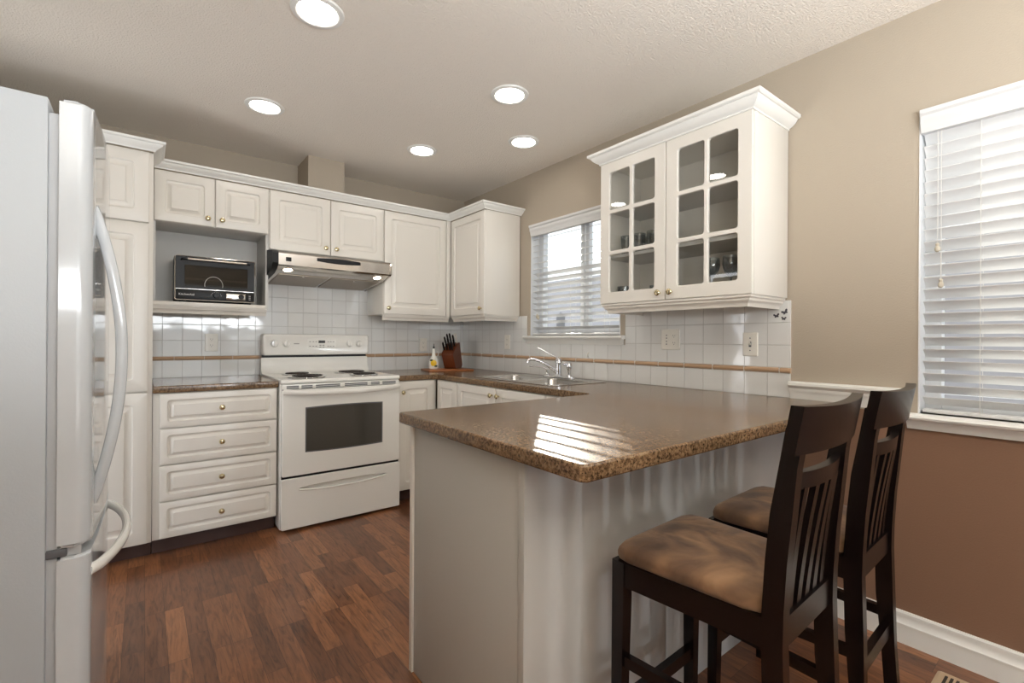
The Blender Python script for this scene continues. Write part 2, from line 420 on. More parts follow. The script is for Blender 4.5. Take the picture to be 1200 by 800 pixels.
# openings the room is lit by, behind the camera and beside the refrigerator
dr = sempty('door_1', (-1.37, YF, 0))
bm = BM()
for x in (-2.2, -1.15, -.10): add_box(bm, x, x + .05, YF - .1, YF - .05, 0, 2.1)
add_box(bm, -2.2, -.05, YF - .1, YF - .05, 0, .06); add_box(bm, -2.2, -.05, YF - .1, YF - .05, 2.04, 2.1)
obj('door_frame', bm, 'vinyl', dr)
bm = BM()
for k in range(24):
    x = -2.15 + k * .088
    if x > -.08: break
    a = math.radians(52); dx, dy = .044 * math.cos(a), .044 * math.sin(a)
    add_prism(bm, [(x - dx, YF + .06 - dy), (x + dx, YF + .06 + dy), (x + dx - .0015, YF + .0615 + dy), (x - dx - .0015, YF + .0615 - dy)], 'z', .03, 2.08)
obj('vertical_blind_vanes', bm, 'blind', dr)
dr2 = sempty('door_2', (XL, -1.04, 0))
bm = BM(); add_box(bm, XL - .1, XL - .05, -1.30, -1.24, 0, 2); add_box(bm, XL - .1, XL - .05, -.84, -.78, 0, 2); add_box(bm, XL - .1, XL - .05, -1.3, -.78, 0, .12); add_box(bm, XL - .1, XL - .05, -1.3, -.78, 1.92, 2)
obj('door_frame', bm, 'vinyl', dr2)

# ------------------------------------------------------------------ windows with their sills; blinds are things of their own
def window(name, W, sill_z, mull, label):
    y0, y1, z0, z1 = W
    wn = sempty(name, (0, (y0 + y1) / 2, z0), label)
    f = BM(); X0, X1 = .075, .125; t = .055
    add_box(f, X0, X1, y0, y0 + t, z0, z1, .004); add_box(f, X0, X1, y1 - t, y1, z0, z1, .004)
    add_box(f, X0, X1, y0 + t, y1 - t, z0, z0 + t, .004); add_box(f, X0, X1, y0 + t, y1 - t, z1 - t, z1, .004)
    for my in mull:
        add_box(f, X0 + .002, X1 - .012, my - .035, my - .003, z0 + t, z1 - t, .003); add_box(f, X0 - .008, X1 - .03, my + .003, my + .035, z0 + t, z1 - t, .003)
    obj('window_frame', f, 'vinyl', wn)
    for a, b in ((y0, y0 + .005), (y1 - .005, y1)):
        j = BM(); add_box(j, -.003, .074, a, b, z0 + .001, z1 - .001); obj('window_jamb', j, 'vinyl', wn)
    j = BM(); add_box(j, -.003, .074, y0 + .005, y1 - .005, z1 - .005, z1 - .001); obj('window_jamb', j, 'vinyl', wn)
    g = BM(); g.faces.new([g.verts.new(p) for p in ((.1, y0 + .04, z0 + .04), (.1, y1 - .04, z0 + .04), (.1, y1 - .04, z1 - .04), (.1, y0 + .04, z1 - .04))]); obj('window_pane', g, 'glass', wn, smooth=False)
    s = BM()
    ov = .045
    prof = [(0.10, 0), (-.035, 0), (-.046, .004), (-.05, .012), (-.046, .02), (-.035, .024), (.10, .024)]
    add_prism(s, [(x, z0 - .024 + z) for x, z in prof], 'y', y0 - ov, y1 + ov)
    ap = [(0, 0), (-.012, 0), (-.018, .012), (-.022, .02), (-.03, .03), (-.034, .036), (0, .036)]
    add_prism(s, [(x, z0 - .024 - .036 + z) for x, z in ap], 'y', y0 - ov + .015, y1 + ov - .015)
    obj('window_sill', s, 'trimw', wn)
    return wn
window('window_1', W1, 0, [-1.47], 'window over the sink')
window('window_2', W2, 0, [-3.95], 'window above the brown wall by the stools')

def blind(W, label, tilts, cords, tassels, pitch=.0455, wand=None):
    y0, y1, z0, z1 = W; y0 += .007; y1 -= .007; z1 -= .005
    b = thing('window_blind', label, 'window blind', (.03, (y0 + y1) / 2, z1))
    v = BM()
    pr = [(.02, 0), (-.012, 0), (-.014, .012), (-.018, .022), (-.018, .030), (-.024, .040), (-.026, .052), (-.026, .060), (-.034, .068), (-.036, .082), (.02, .082)]
    add_prism(v, [(x, z1 - .086 + z) for x, z in pr], 'y', y0, y1); obj('valance', v, 'blind', b)
    h = BM(); add_box(h, .005, .055, y0, y1, z1 - .05, z1 - .004); obj('headrail', h, 'blind', b)
    zz = z1 - .105; sl = []; zb = z0 + .028
    nsl = int((zz - zb) / pitch)
    for i in range(nsl + 1):
        z = zz - i * pitch; f = i / nsl; a = tilts(f, z); hw = .0245; s = BM()
        dx, dz = hw * math.cos(a), hw * math.sin(a)   # positive a: inner (room) edge lower
        cx = .032; top = []; bot = []
        for k in range(5):
            u = -1 + k * .5; cr_ = .0018 * (1 - u * u)
            x, zc = cx + dx * u, z + dz * u
            top.append((x, zc + cr_ + .0012)); bot.append((x, zc + cr_ - .0012))
        add_prism(s, top + bot[::-1], 'y', y0 + .004, y1 - .004); sl.append(s)
        obj('slat', s, 'blind', b)
    r = BM(); add_box(r, .008, .056, y0 + .004, y1 - .004, z0 + .004, z0 + .018, .003); obj('bottom_rail', r, 'blind', b)
    for y in cords:
        c = BM()
        for x in (.005, .058): add_tube(c, [(x, y, z0 + .01), (x, y, z1 - .05)], .0011, 6)
        for q in range(nsl + 1): add_tube(c, [(.005, y, zz - q * pitch - .004), (.058, y, zz - q * pitch - .004)], .0006, 4)
        obj('ladder_cord', c, 'cord', b)
    for y, z in tassels:
        t = BM(); add_tube(t, [(-.004, y, z), (-.004, y, z1 - .09)], .001, 6); pc = obj('pull_cord', t, 'cord', b)
        t = BM(); add_lathe(t, [(.003, -.034), (.008, -.03), (.009, -.02), (.005, -.012), (.007, -.004), (.002, 0)], Matrix.Translation((-.006, y, z)), 12); obj('tassel', t, 'cream_knob', pc)
    return b
SUNA = math.atan(.6)
blind(W1, 'white slatted blind over the sink window', lambda f, z: SUNA * .60 if z > 1.68 else math.radians(-19), [-1.10, -1.40, -1.71], [(-1.055, 1.37), (-1.07, 1.36)])
blind(W2, 'white slatted blind beside the stools', lambda f, z: math.radians(-50 + 13 * f), [-3.46, -4.02, -4.58], [(-3.345, 1.545), (-3.355, 1.41)])

# shield sticker on the sink window glass
shield = [(0, -.085), (.028, -.06), (.045, -.02), (.046, .055), (.04, .062), (.022, .066), (.012, .076), (0, .082), (-.012, .076), (-.022, .066), (-.04, .062), (-.046, .055), (-.045, -.02), (-.028, -.06)]
me = curve_mesh(shield, [], .0008, 0); me.transform(Matrix.Translation((.096, -1.205, 1.30)) @ Matrix.Rotation(-PI / 2, 4, 'Z') @ Matrix.Rotation(PI / 2, 4, 'X'))
tag(obj('shield_sticker', me, 'sticker', smooth=False), 'small grey shield-shaped sticker on the sink window glass', 'sticker')

# ------------------------------------------------------------------ outside
bm = BM(); add_box(bm, .3, 14, -9, 14, -.6, -.5); obj('outside_ground', bm, 'ground', None); tag(bpy.data.objects['outside_ground'], kind='structure')
fr = thing('board_fence', 'pale grey board fence outside the windows', 'fence', (3.05, -1, -.5))
bm = BM()
for k in range(17):
    z = -.5 + k * .155; add_box(bm, 3.0 + .004 * (k % 2), 3.03, -8, 9, z, z + .150)
obj('boards', bm, 'fence', fr)
bm = BM(); add_box(bm, 2.97, 3.06, -8, 9, 2.115, 2.145); obj('cap_rail', bm, 'fence', fr)
for y in (-7.5, -5, -2.5, 0, 2.5, 5, 7.5):
    bm = BM(); add_box(bm, 3.03, 3.12, y, y + .09, -.5, 2.12); obj('post', bm, 'fence', fr)

# ------------------------------------------------------------------ backsplash (local x along wall, local y up, local z out)
def splash(name, ln, z0, z1, mtx, m):
    bm = BM(); add_box(bm, 0, ln, 0, z1 - z0, 0, .008); o = obj(name, bm, m, None, smooth=False)
    o.matrix_world = mtx; o['kind'] = 'structure'; o['label'] = 'white glazed wall tile'; return o
MB = lambda x, z: Matrix.Translation((x, 0, z)) @ Matrix.Rotation(PI / 2, 4, 'X')
MR = lambda y, z: Matrix.Translation((0, y, z)) @ Matrix.Rotation(-PI / 2, 4, 'Z') @ Matrix.Rotation(PI / 2, 4, 'X')
TB = tile_mat('tile_back', .106, .1045, .053, 0); TBu = TB
TBl = tile_mat('tile_back_low', .106, .1125, .053, .0)
TR = tile_mat('tile_right', .1095, .1045, -.0985 + .1095, 0); TRl = tile_mat('tile_right_low', .1095, .1125, -.0985 + .1095, 0)
splash('trim_1', 2.315, .9135, 1.026, MB(-2.315, .9135), TBl)
splash('trim_2', 2.315, 1.051, 1.46, MB(-2.315, 1.051), TB)
bm = BM(); add_box(bm, -1.72, -.9, -.008, 0, 1.46, 1.62); o = obj('trim_3', BM() if False else bm, M['trimw'], None)
bpy.data.objects.remove(o)
sp3 = splash('trim_3', .80, 1.46, 1.66, MB(-1.72, 1.46), tile_mat('tile_hood', .106, .1045, .053 + .595, .0 + .4090 - .4090 + .0955))
# right wall: low run full length, upper in pieces around the sink window
splash('trim_4', 2.8355 - .008, .9135, 1.026, MR(-.008, .9135), TRl)
def rsplash(n, ya, yb, z0, z1):
    return splash(n, ya - yb, z0, z1, MR(ya, z0), tile_mat('tile_' + n, .1095, .1045, ((-.008 - ya)) + .011, z0 - 1.051))
rsplash('trim_5', -.008, -.93, 1.051, 1.36); rsplash('trim_6', -.93, -1.89, 1.051, 1.145); rsplash('trim_7', -1.89, -2.8355, 1.051, 1.362)
# accent strips
def strip_prof(): return [(0.0, 0), (.008, 0), (.015, .004), (.019, .0125), (.015, .021), (.008, .025), (0, .025)]
for nm, path in (('trim_8', [(-2.315, 0, 1.026), (-1.70, 0, 1.026)]), ('trim_9', [(-.94, 0, 1.026), (0, 0, 1.026), (0, -2.838, 1.026)])):
    bm = BM(); add_sweep(bm, strip_prof(), path); struct(nm, bm, 'strip', 'tan rope accent tile strip')
# grout joints of the accent strip
bm = BM()
for k in range(17):
    y = -.16 - k * .1645; add_box(bm, -.0195, 0, y - .001, y + .001, 1.0255, 1.0515)
for k in range(5): x = -.86 + k * .1645; add_box(bm, x - .001, x + .001, -.0195, 0, 1.0255, 1.0515)
for k in range(4): x = -2.20 + k * .1645; add_box(bm, x - .001, x + .001, -.0195, 0, 1.0255, 1.0515)
struct('trim_10', bm, 'cord', 'grout joints of the accent strip')
# chair rail
bm = BM()
rp = [(0, 0), (.008, 0), (.012, .01), (.014, .03), (.022, .045), (.026, .052), (.026, .060), (.036, .068), (.040, .074), (.040, .084), (.034, .090), (0, .090)]
add_sweep(bm, rp, [(0, -2.838, .902), (0, -3.245, .902)]); struct('trim_11', bm, 'trimw', 'white moulded chair rail')
# baseboard
bp_ = [(0, 0), (.014, 0), (.014, .070), (.018, .072), (.018, .078), (.013, .084), (.010, .100), (.012, .108), (.012, .118), (.008, .124), (0, .124)]
bm = BM(); add_sweep(bm, bp_, [(0, -2.87, 0), (0, YF, 0)]); struct('baseboard_right', bm, 'trimw', 'white moulded baseboard')

# ------------------------------------------------------------------ ceiling cans
for i, (x, y, lb) in enumerate([(-1.822, -1.83, 'round recessed ceiling light nearest the camera, at the top of the photo'), (-1.833, -.86, 'round recessed ceiling light nearest the pantry and oven niche'), (-.849, -1.80, 'round recessed ceiling light in front of the glass-door cabinet'), (-.419, -1.39, 'round recessed ceiling light in front of the sink window'), (-.87, -.85, 'round recessed ceiling light nearest the back corner')]):
    t = thing('recessed_light', lb, 'ceiling light', (x, y, H), group='recessed ceiling lights')
    bm = BM(); mt = Matrix.Translation((x, y, H))
    add_lathe(bm, [(.072, .0), (.074, -.006), (.080, -.009), (.097, -.006), (.100, 0)], mt, 40)
    obj('trim_ring', bm, 'trimw', t)
    bm = BM(); add_lathe(bm, [(.0, -.0045), (.0725, -.0045), (.0725, -.001), (0, -.001)], mt, 40); obj('lens', bm, 'lamp', t)

# ------------------------------------------------------------------ crown moulding
crown = [(0, 0), (.006, 0), (.008, .006), (.014, .010), (.026, .018), (.036, .027), (.038, .033), (.047, .035), (.050, .039), (.050, .048), (0, .048)]
bm = BM()
add_sweep(bm, crown, [(-3.29, -.632, 2.152), (-2.318, -.632, 2.152), (-2.318, -.349, 2.152), (-.349, -.349, 2.152), (-.349, -.848, 2.152), (-.0, -.848, 2.152)])
tag(obj('crown_moulding', bm, 'trimw'), 'white crown moulding running along the tops of pantry and wall cabinets', 'moulding')
def light_rail(parent, path, z=1.318, m='cab'):
    bm = BM(); pr = [(0, 0), (.004, 0), (.006, .012), (.013, .020), (.020, .026), (.022, .034), (.026, .040), (.026, .045), (0, .045)]
    add_sweep(bm, [(o - .036, u) for o, u in pr], [(p[0], p[1], z) for p in path]); return obj('light_rail', bm, m, parent)

# ------------------------------------------------------------------ pantry
t = thing('pantry_cabinet', 'tall white pantry cabinet with raised panel doors beside the refrigerator', 'cabinet', (-2.8, -.3, 0))
bm = BM(); add_box(bm, -3.29, -2.318, -.61, -.002, .085, 2.15, .001); obj('body', bm, 'cab', t)
bm = BM(); add_box(bm, -3.29, -2.32, -.555, -.1, 0.001, .085); obj('toe_kick', bm, 'toe', t)
for (x0, x1, kx) in ((-2.80, -2.335, .04), (-3.28, -2.805, None)):
    for z0, z1, kz in ((.088, .882, .74), (.888, 1.770, .07), (1.776, 2.148, .06)):
        door(t, x0, z0, x1, z1, plane=-.611, kn=(kx, kz) if kx else None, fr=.06)

# ------------------------------------------------------------------ wall cabinet above the oven niche, with niche
t = thing('niche_wall_cabinet', 'white two-door wall cabinet over an open shelf niche holding a countertop oven', 'cabinet', (-2.01, -.17, 1.36))
bm = BM(); add_box(bm, -2.316, -1.712, -.33, -.009, 1.852, 2.15, .001); obj('body', bm, 'cab', t)
bm = BM()
add_box(bm, -2.316, -2.304, -.33, -.009, 1.388, 1.851); add_box(bm, -2.304, -1.728, -.021, -.009, 1.388, 1.851)
add_box(bm, -1.728, -1.712, -.33, -.009, 1.36, 1.851)
obj('niche_lining', bm, 'cab_in', t)
bm = BM(); add_box(bm, -2.316, -1.729, -.345, -.009, 1.362, 1.387, .003); obj('shelf', bm, 'cab', t)
light_rail(t, [(-2.316, -.345), (-1.72, -.345)], 1.318)
door(t, -2.314, 1.852, -2.014, 2.148, kn=(.262, .045), fr=.05, inner=.035); door(t, -2.012, 1.852, -1.714, 2.148, kn=(.035, .045), fr=.05, inner=.035)
# ------------------------------------------------------------------ cabinet above hood
t = thing('hood_wall_cabinet', 'white two-door wall cabinet directly over the range hood', 'cabinet', (-1.32, -.17, 1.755))
bm = BM(); add_box(bm, -1.710, -.926, -.33, -.009, 1.757, 2.15, .001); obj('body', bm, 'cab', t)
door(t, -1.708, 1.757, -1.320, 2.148, kn=(.352, .045)); door(t, -1.318, 1.757, -.928, 2.148, kn=(.035, .045))
# tall wall cabinet right of hood
t = thing('tall_wall_cabinet', 'white single-door wall cabinet right of the range hood', 'cabinet', (-.65, -.17, 1.36))
bm = BM(); add_box(bm, -.924, -.010, -.33, -.009, 1.363, 2.15, .001); obj('body', bm, 'cab', t)
bm = BM(); add_box(bm, -.384, -.349, -.349, -.331, 1.364, 2.15, .001); obj('filler_strip', bm, 'cab', t)
door(t, -.922, 1.363, -.388, 2.148, kn=(.03, .045)); light_rail(t, [(-.924, -.01), (-.924, -.349), (-.349, -.349)][1:])
# corner cabinet on right wall
t = thing('corner_wall_cabinet', 'white corner wall cabinet with its plain side towards the sink window', 'cabinet', (-.17, -.6, 1.36))
bm = BM(); add_box(bm, -.33, -.009, -.845, -.352, 1.363, 2.15, .001); obj('body', bm, 'cab', t)
door(t, -.353, 1.363, -.845, 2.148, face='x', kn=(.455, .045)); light_rail(t, [(-.349, -.352), (-.349, -.845), (-.009, -.845)])

# ------------------------------------------------------------------ glass door cabinet
t = thing('glass_door_cabinet', 'white hanging wall cabinet with two glazed lattice doors above the peninsula end', 'cabinet', (-.17, -2.4, 1.37))
GY0, GY1, GZ0, GZ1 = -2.822, -1.985, 1.372, 2.15
bm = BM()
add_box(bm, -.33, -.009, GY0, GY0 + .018, GZ0, GZ1, .001); add_box(bm, -.33, -.009, GY1 - .018, GY1, GZ0, GZ1, .001)
add_box(bm, -.33, -.009, GY0 + .018, GY1 - .018, GZ0, GZ0 + .018); add_box(bm, -.33, -.009, GY0 + .018, GY1 - .018, GZ1 - .018, GZ1)
add_box(bm, -.016, -.009, GY0 + .018, GY1 - .018, GZ0 + .018, GZ1 - .018)
obj('body', bm, 'cab', t)
for z in (1.625, 1.885):
    bm = BM(); add_box(bm, -.31, -.0165, GY0 + .0185, GY1 - .0185, z, z + .016); obj('shelf', bm, 'cab_in', t)
bm = BM(); gc = [(0, 0), (.005, 0), (.005, .007), (.010, .010), (.018, .014), (.030, .024), (.038, .036), (.040, .041), (.047, .041), (.053, .046), (.053, .058), (0, .058)]
add_sweep(bm, gc, [(-.009, GY1, 2.143), (-.351, GY1, 2.143), (-.351, GY0, 2.143), (-.009, GY0, 2.143)][::1]); obj('crown', bm, 'trimw', t)
def rev_rail(parent, path, z):
    bm = BM(); pr = [(0, 0), (.004, 0), (.006, .012), (.013, .020), (.020, .026), (.022, .034), (.030, .040), (.030, .050), (0, .050)]
    add_sweep(bm, [(o - .038, u) for o, u in pr], [(p[0], p[1], z) for p in path]); return obj('light_rail', bm, 'cab', parent)
rev_rail(t, [(-.009, GY1), (-.351, GY1), (-.351, GY0), (-.009, GY0)], 1.322)
def glass_door(y_hi, y_lo, kx):
    wd = y_hi - y_lo - .003; h = GZ1 - GZ0 - .002; fr = .062; mu = .020
    pw = (wd - 2 * fr - mu) / 2; ph = (h - 2 * fr - 2 * mu) / 3
    holes = []
    for i in range(2):
        for j in range(3):
            x0 = fr + i * (pw + mu); z0 = fr + j * (ph + mu); holes.append(rrect(x0, x0 + pw, z0, z0 + ph, .012, 4))
    me = curve_mesh([(0, 0), (wd, 0), (wd, h), (0, h)], holes, .0095, .0035)
    mt = FACE_X(-.3395, y_hi - .0015, GZ0 + .001); me.transform(mt @ Matrix.Rotation(PI / 2, 4, 'X'))
    d = obj('door', me, 'cab', t)
    g = BM(); L = [mt @ Vector(p) for p in ((fr - .006, .0, fr - .006), (wd - fr + .006, 0, fr - .006), (wd - fr + .006, 0, h - fr + .006), (fr - .006, 0, h - fr + .006))]
    g.faces.new([g.verts.new(p) for p in L]); obj('glass_panes', g, 'cabglass', d, smooth=False)
    knob(d, mt @ Matrix.Translation((kx, -.0095, .035)))
glass_door(GY1, -2.402, wd_ := .385); glass_door(-2.404, GY0, .032)

# glassware inside
def tumbler(x, y, z, r, h, lb, grp):
    bm = BM(); add_lathe(bm, [(0, 0), (r * .82, 0), (r, h), (r - .002, h), (r * .82 - .002, .006), (0, .006)], Matrix.Translation((x, y, z)), 20)
    tag(obj('tumbler', bm, 'drinkglass'), lb, 'glass', grp)
for x, y in ((-.25, -2.09), (-.25, -2.175), (-.17, -2.13), (-.25, -2.26), (-.17, -2.22)): tumbler(x, y, 1.6415, .033, .105, 'clear tumbler on the middle shelf behind the left glass door', 'tumblers on the middle shelf')
def wine(x, y, z):
    bm = BM(); add_lathe(bm, [(.032, 0), (.030, .002), (.004, .006), (.0035, .075), (.012, .085), (.030, .105), (.036, .13), (.033, .165), (.031, .165), (.034, .13), (.028, .107), (0, .09)], Matrix.Translation((x, y, z)), 24)
    tag(obj('wine_glass', bm, 'drinkglass'), 'stemmed wine glass on the bottom shelf behind the right glass door', 'glass', 'wine glasses on the bottom shelf')
ZB = 1.3905
for x, y in ((-.27, -2.60), (-.27, -2.69), (-.22, -2.765), (-.19, -2.65)): wine(x, y, ZB)
bm = BM(); add_box(bm, -.14, -.05, -2.77, -2.54, ZB, ZB + .15, .004)
tag(obj('white_carton', bm, 'mug'), 'plain cream box behind the wine glasses in the glazed cabinet', 'box')
for x, y, r, lb in ((-.24, -2.13, .055, 'dark bowl on the bottom shelf behind the left glass door'), (-.24, -2.30, .05, 'dark bowl beside the knobs on the bottom shelf of the glazed cabinet'), (-.24, -2.48, .055, 'dark bowl at the left of the right glass door, bottom shelf')):
    bm = BM(); add_lathe(bm, [(0, 0), (r * .5, 0), (r * .85, .02), (r, .045), (r - .004, .045), (r * .8, .022), (0, .006)], Matrix.Translation((x, y, ZB)), 24)
    tag(obj('bowl', bm, 'greybowl'), lb, 'bowl', 'dark bowls in the glazed cabinet')
for x, y in ((-.22, -2.05), (-.13, -2.2)): 
    bm = BM(); add_lathe(bm, [(0, 0), (.034, 0), (.038, .085), (.036, .085), (.032, .006), (0, .006)], Matrix.Translation((x, y, ZB)), 20)
    tag(obj('tumbler', bm, 'drinkglass'), 'clear tumbler on the bottom shelf behind the left glass door', 'glass', 'tumblers on the bottom shelf')

# ------------------------------------------------------------------ base cabinets
t = thing('drawer_base_cabinet', 'white four-drawer base cabinet between pantry and range', 'cabinet', (-2.0, -.3, 0))
bm = BM(); add_box(bm, -2.316, -1.712, -.61, -.009, .09, .874, .001); obj('body', bm, 'cab', t)
bm = BM(); add_box(bm, -2.316, -1.712, -.55, -.1, .001, .09); obj('toe_kick', bm, 'toe', t)
for i, (z0, z1) in enumerate(((.686, .872), (.489, .682), (.293, .485), (.095, .289))):
    door(t, -2.288, z0, -1.714, z1, plane=-.611, name='drawer', fr=.033, inner=.032, kn=(.285, (z1 - z0) / 2))
t = thing('worktop', 'short speckled brown countertop on the drawer cabinet', 'countertop', (-2.0, -.3, .876))
bpy.data.objects.remove(t)
def counter(outer, holes, label):
    me = curve_mesh(outer, holes, .019, .006); me.transform(Matrix.Translation((0, 0, .8945)))
    return tag(obj('countertop', me, 'counter'), label, 'countertop')
counter([(-2.3165, -.009), (-2.3165, -.634), (-1.708, -.634), (-1.708, -.009)], [], 'short speckled brown countertop on the drawer cabinet left of the range')
SX0, SX1, SY0, SY1 = -.545, -.075, -1.82, -.985
hole = [(SX0 + .02, SY0 + .02), (SX1 - .09, SY0 + .02), (SX1 - .09, SY1 - .02), (SX0 + .02, SY1 - .02)]
counter([(-.936, -.009), (-.936, -.634), (-.66, -.634), (-.634, -.66), (-.634, -2.17), (-.664, -2.20), (-1.632, -2.20), (-1.64, -2.208), (-1.64, -3.085), (-1.628, -3.097), (-.009, -3.097), (-.009, -.009)], [hole], 'long speckled brown countertop wrapping the corner into the peninsula')
t = thing('narrow_base_cabinet', 'white single-door base cabinet right of the range', 'cabinet', (-.78, -.3, 0))
bm = BM(); add_box(bm, -.934, -.62, -.61, -.009, .09, .874, .001); obj('body', bm, 'cab', t)
bm = BM(); add_box(bm, -.934, -.56, -.55, -.1, .001, .09); obj('toe_kick', bm, 'toe', t)
door(t, -.93, .093, -.642, .872, plane=-.611, kn=(.03, .70), fr=.055)
t = thing('sink_base_cabinet', 'white base cabinet run under the sink with paired doors', 'cabinet', (-.3, -1.4, 0))
bm = BM(); add_box(bm, -.61, -.59, -2.22, -.631, .09, .874); add_box(bm, -.59, -.009, -2.22, -2.2, .09, .874); add_box(bm, -.59, -.009, -.65, -.631, .09, .874); add_box(bm, -.59, -.009, -2.2, -.65, .09, .105); obj('body', bm, 'cab', t)
bm = BM(); add_box(bm, -.55, -.53, -2.22, -.56, .001, .09); obj('toe_kick', bm, 'toe', t)
for y1, y0, kk in ((-.645, -.925, None), (-.93, -1.385, .42), (-1.39, -1.85, .03), (-1.855, -2.19, None)):
    door(t, y1, .093, y0, .872, face='x', plane=-.611, kn=(kk, .73) if kk else None, fr=.05)

# peninsula base
t = thing('peninsula_base', 'white panelled peninsula base under the breakfast bar', 'cabinet', (-.9, -2.55, 0))
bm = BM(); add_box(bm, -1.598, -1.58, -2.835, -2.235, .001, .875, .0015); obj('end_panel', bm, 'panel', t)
bm = BM(); add_box(bm, -1.606, -1.596, -2.245, -2.225, .001, .875, .001); obj('edge_trim', bm, 'cab', t)
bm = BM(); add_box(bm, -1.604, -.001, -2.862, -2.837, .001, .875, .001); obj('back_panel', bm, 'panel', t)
bm = BM(); add_box(bm, -1.579, -.66, -2.255, -2.235, .09, .875, .0015); obj('cabinet_front', bm, 'cab', t)

# ------------------------------------------------------------------ sink
t = thing('kitchen_sink', 'stainless steel double bowl sink set into the counter under the window', 'sink', (-.3, -1.4, .914))
def bowl(x0, x1, y0, y1):
    L = []
    for ins, z, r in ((0, .9165, .05), (.004, .905, .05), (.012, .80, .05), (.03, .765, .04), (.06, .755, .03)):
        L.append([(px, py, z) for px, py in rrect(x0 + ins, x1 - ins, y0 + ins, y1 - ins, r, 5)])
    return L
bx0, bx1 = SX0 + .03, SX1 - .10; ym = (SY0 + SY1) / 2
b1, b2 = (bx0, bx1, SY0 + .03, ym - .012), (bx0, bx1, ym + .012, SY1 - .03)
me = curve_mesh(rrect(SX0, SX1, SY0, SY1, .04, 5), [rrect(*b1, .05, 5), rrect(*b2, .05, 5)], .0015, .001); me.transform(Matrix.Translation((0, 0, .9155)))
obj('rim', me, 'sink', t)
for b in (b1, b2):
    bm = BM(); add_loops(bm, bowl(*b), True, False); o = obj('bowl', bm, 'sink', t)
    bm = BM(); add_lathe(bm, [(0, 0), (.04, 0), (.04, .003), (.03, .004), (0, .002)], Matrix.Translation(((b[0] + b[1]) / 2, (b[2] + b[3]) / 2, .755)), 20); obj('drain', bm, 'chrome', o)
# faucet on the rear ledge
t = thing('kitchen_faucet', 'chrome single lever faucet with side sprayer behind the sink', 'faucet', (-.12, -1.42, .917))
FZ = .9172
me = curve_mesh(rrect(-.148, -.092, -1.56, -1.27, .025, 6), [], .007, .003); me.transform(Matrix.Translation((0, 0, FZ + .007))); obj('deck_plate', me, 'chrome', t)
bm = BM(); add_lathe(bm, [(.026, 0), (.026, .006), (.021, .012), (.020, .085), (.023, .088), (.023, .108), (.018, .118), (0, .121)], Matrix.Translation((-.12, -1.415, FZ + .012)), 24); obj('faucet_body', bm, 'chrome', t)
bm = BM(); pts = []
for k in range(13):
    f = k / 12; pts.append((-.13 - .20 * f, -1.40 + .04 * f, FZ + .035 + .115 * math.sin(f * 1.75) ** 1.0 if f < .95 else FZ + .138 - (f - .95) * .3))
pts = [(-.132, -1.41, .958), (-.17, -1.40, .985), (-.21, -1.385, 1.012), (-.25, -1.36, 1.034), (-.28, -1.34, 1.045), (-.30, -1.325, 1.044), (-.311, -1.315, 1.034), (-.312, -1.314, 1.022)]
add_tube(bm, pts, [.014, .013, .012, .011, .011, .011, .011, .012], 14); obj('spout', bm, 'chrome', t)
bm = BM(); add_tube(bm, [(-.12, -1.415, 1.045), (-.135, -1.39, 1.062), (-.17, -1.36, 1.085), (-.21, -1.325, 1.115), (-.225, -1.315, 1.122)], [.010, .009, .007, .007, .008], 12, flat=(1, .6)); obj('lever', bm, 'chrome', t)
bm = BM(); add_lathe(bm, [(.022, 0), (.020, .008), (.012, .014), (.013, .045), (.019, .058), (.020, .075), (.014, .092), (.006, .096)], Matrix.Translation((-.12, -1.515, FZ + .012)), 20)
add_tube(bm, [(-.12, -1.515, 1.008), (-.145, -1.505, 1.016), (-.158, -1.50, 1.010)], [.012, .011, .009], 12); obj('side_sprayer', bm, 'chrome', t)
bm = BM(); add_lathe(bm, [(.018, 0), (.016, .01), (.010, .018), (.011, .035), (.006, .042)], Matrix.Translation((-.12, -1.30, FZ + .012)), 20)
add_tube(bm, [(-.12, -1.30, .968), (-.145, -1.27, .985), (-.20, -1.20, .99)], [.006, .005, .0045], 10); obj('soap_pump', bm, 'chrome', t)

# ------------------------------------------------------------------ range
RX0, RX1 = -1.702, -.942; RC = (RX0 + RX1) / 2
t = thing('electric_range', 'white freestanding electric coil range with oven window', 'range', (RC, -.35, 0))
bm = BM(); add_box(bm, RX0, RX1, -.655, -.03, .012, .895, .004); obj('body', bm, 'appl', t)
bm = BM(); add_box(bm, RX0 + .02, RX1 - .02, -.64, -.05, .0005, .012); obj('base', bm, 'blackm', t)
bm = BM()
add_prism(bm, [(-.045, .893), (-.655, .893), (-.672, .897), (-.678, .905), (-.676, .914), (-.668, .920), (-.10, .922), (-.085, .93), (-.072, .95), (-.062, 1.00), (-.058, 1.036), (-.045, 1.036)], 'x', RX0 - .002, RX1 + .002)
bmesh.ops.bevel(bm, geom=[e for e in bm.edges if abs(e.verts[0].co.x - e.verts[1].co.x) < 1e-6], offset=.003, segments=2, affect='EDGES')
top = obj('cooktop', bm, 'appl', t)
bm = BM(); add_box(bm, RX0 + .006, RX1 - .006, -.676, -.6555, .318, .340); obj('gap_shade_strip', bm, 'blackm', t)  # black strip standing in for the shade between oven door and drawer
bm = BM(); add_box(bm, RX0 + .006, RX1 - .006, -.668, -.6555, .858, .866); obj('gap_shade_strip', bm, 'blackm', t)  # same black stand-in for shade, above the oven door
bm = BM(); add_box(bm, RX0 + .006, RX1 - .006, -.05, -.03, 1.034, 1.054); obj('vent_gap', bm, 'blackm', t)
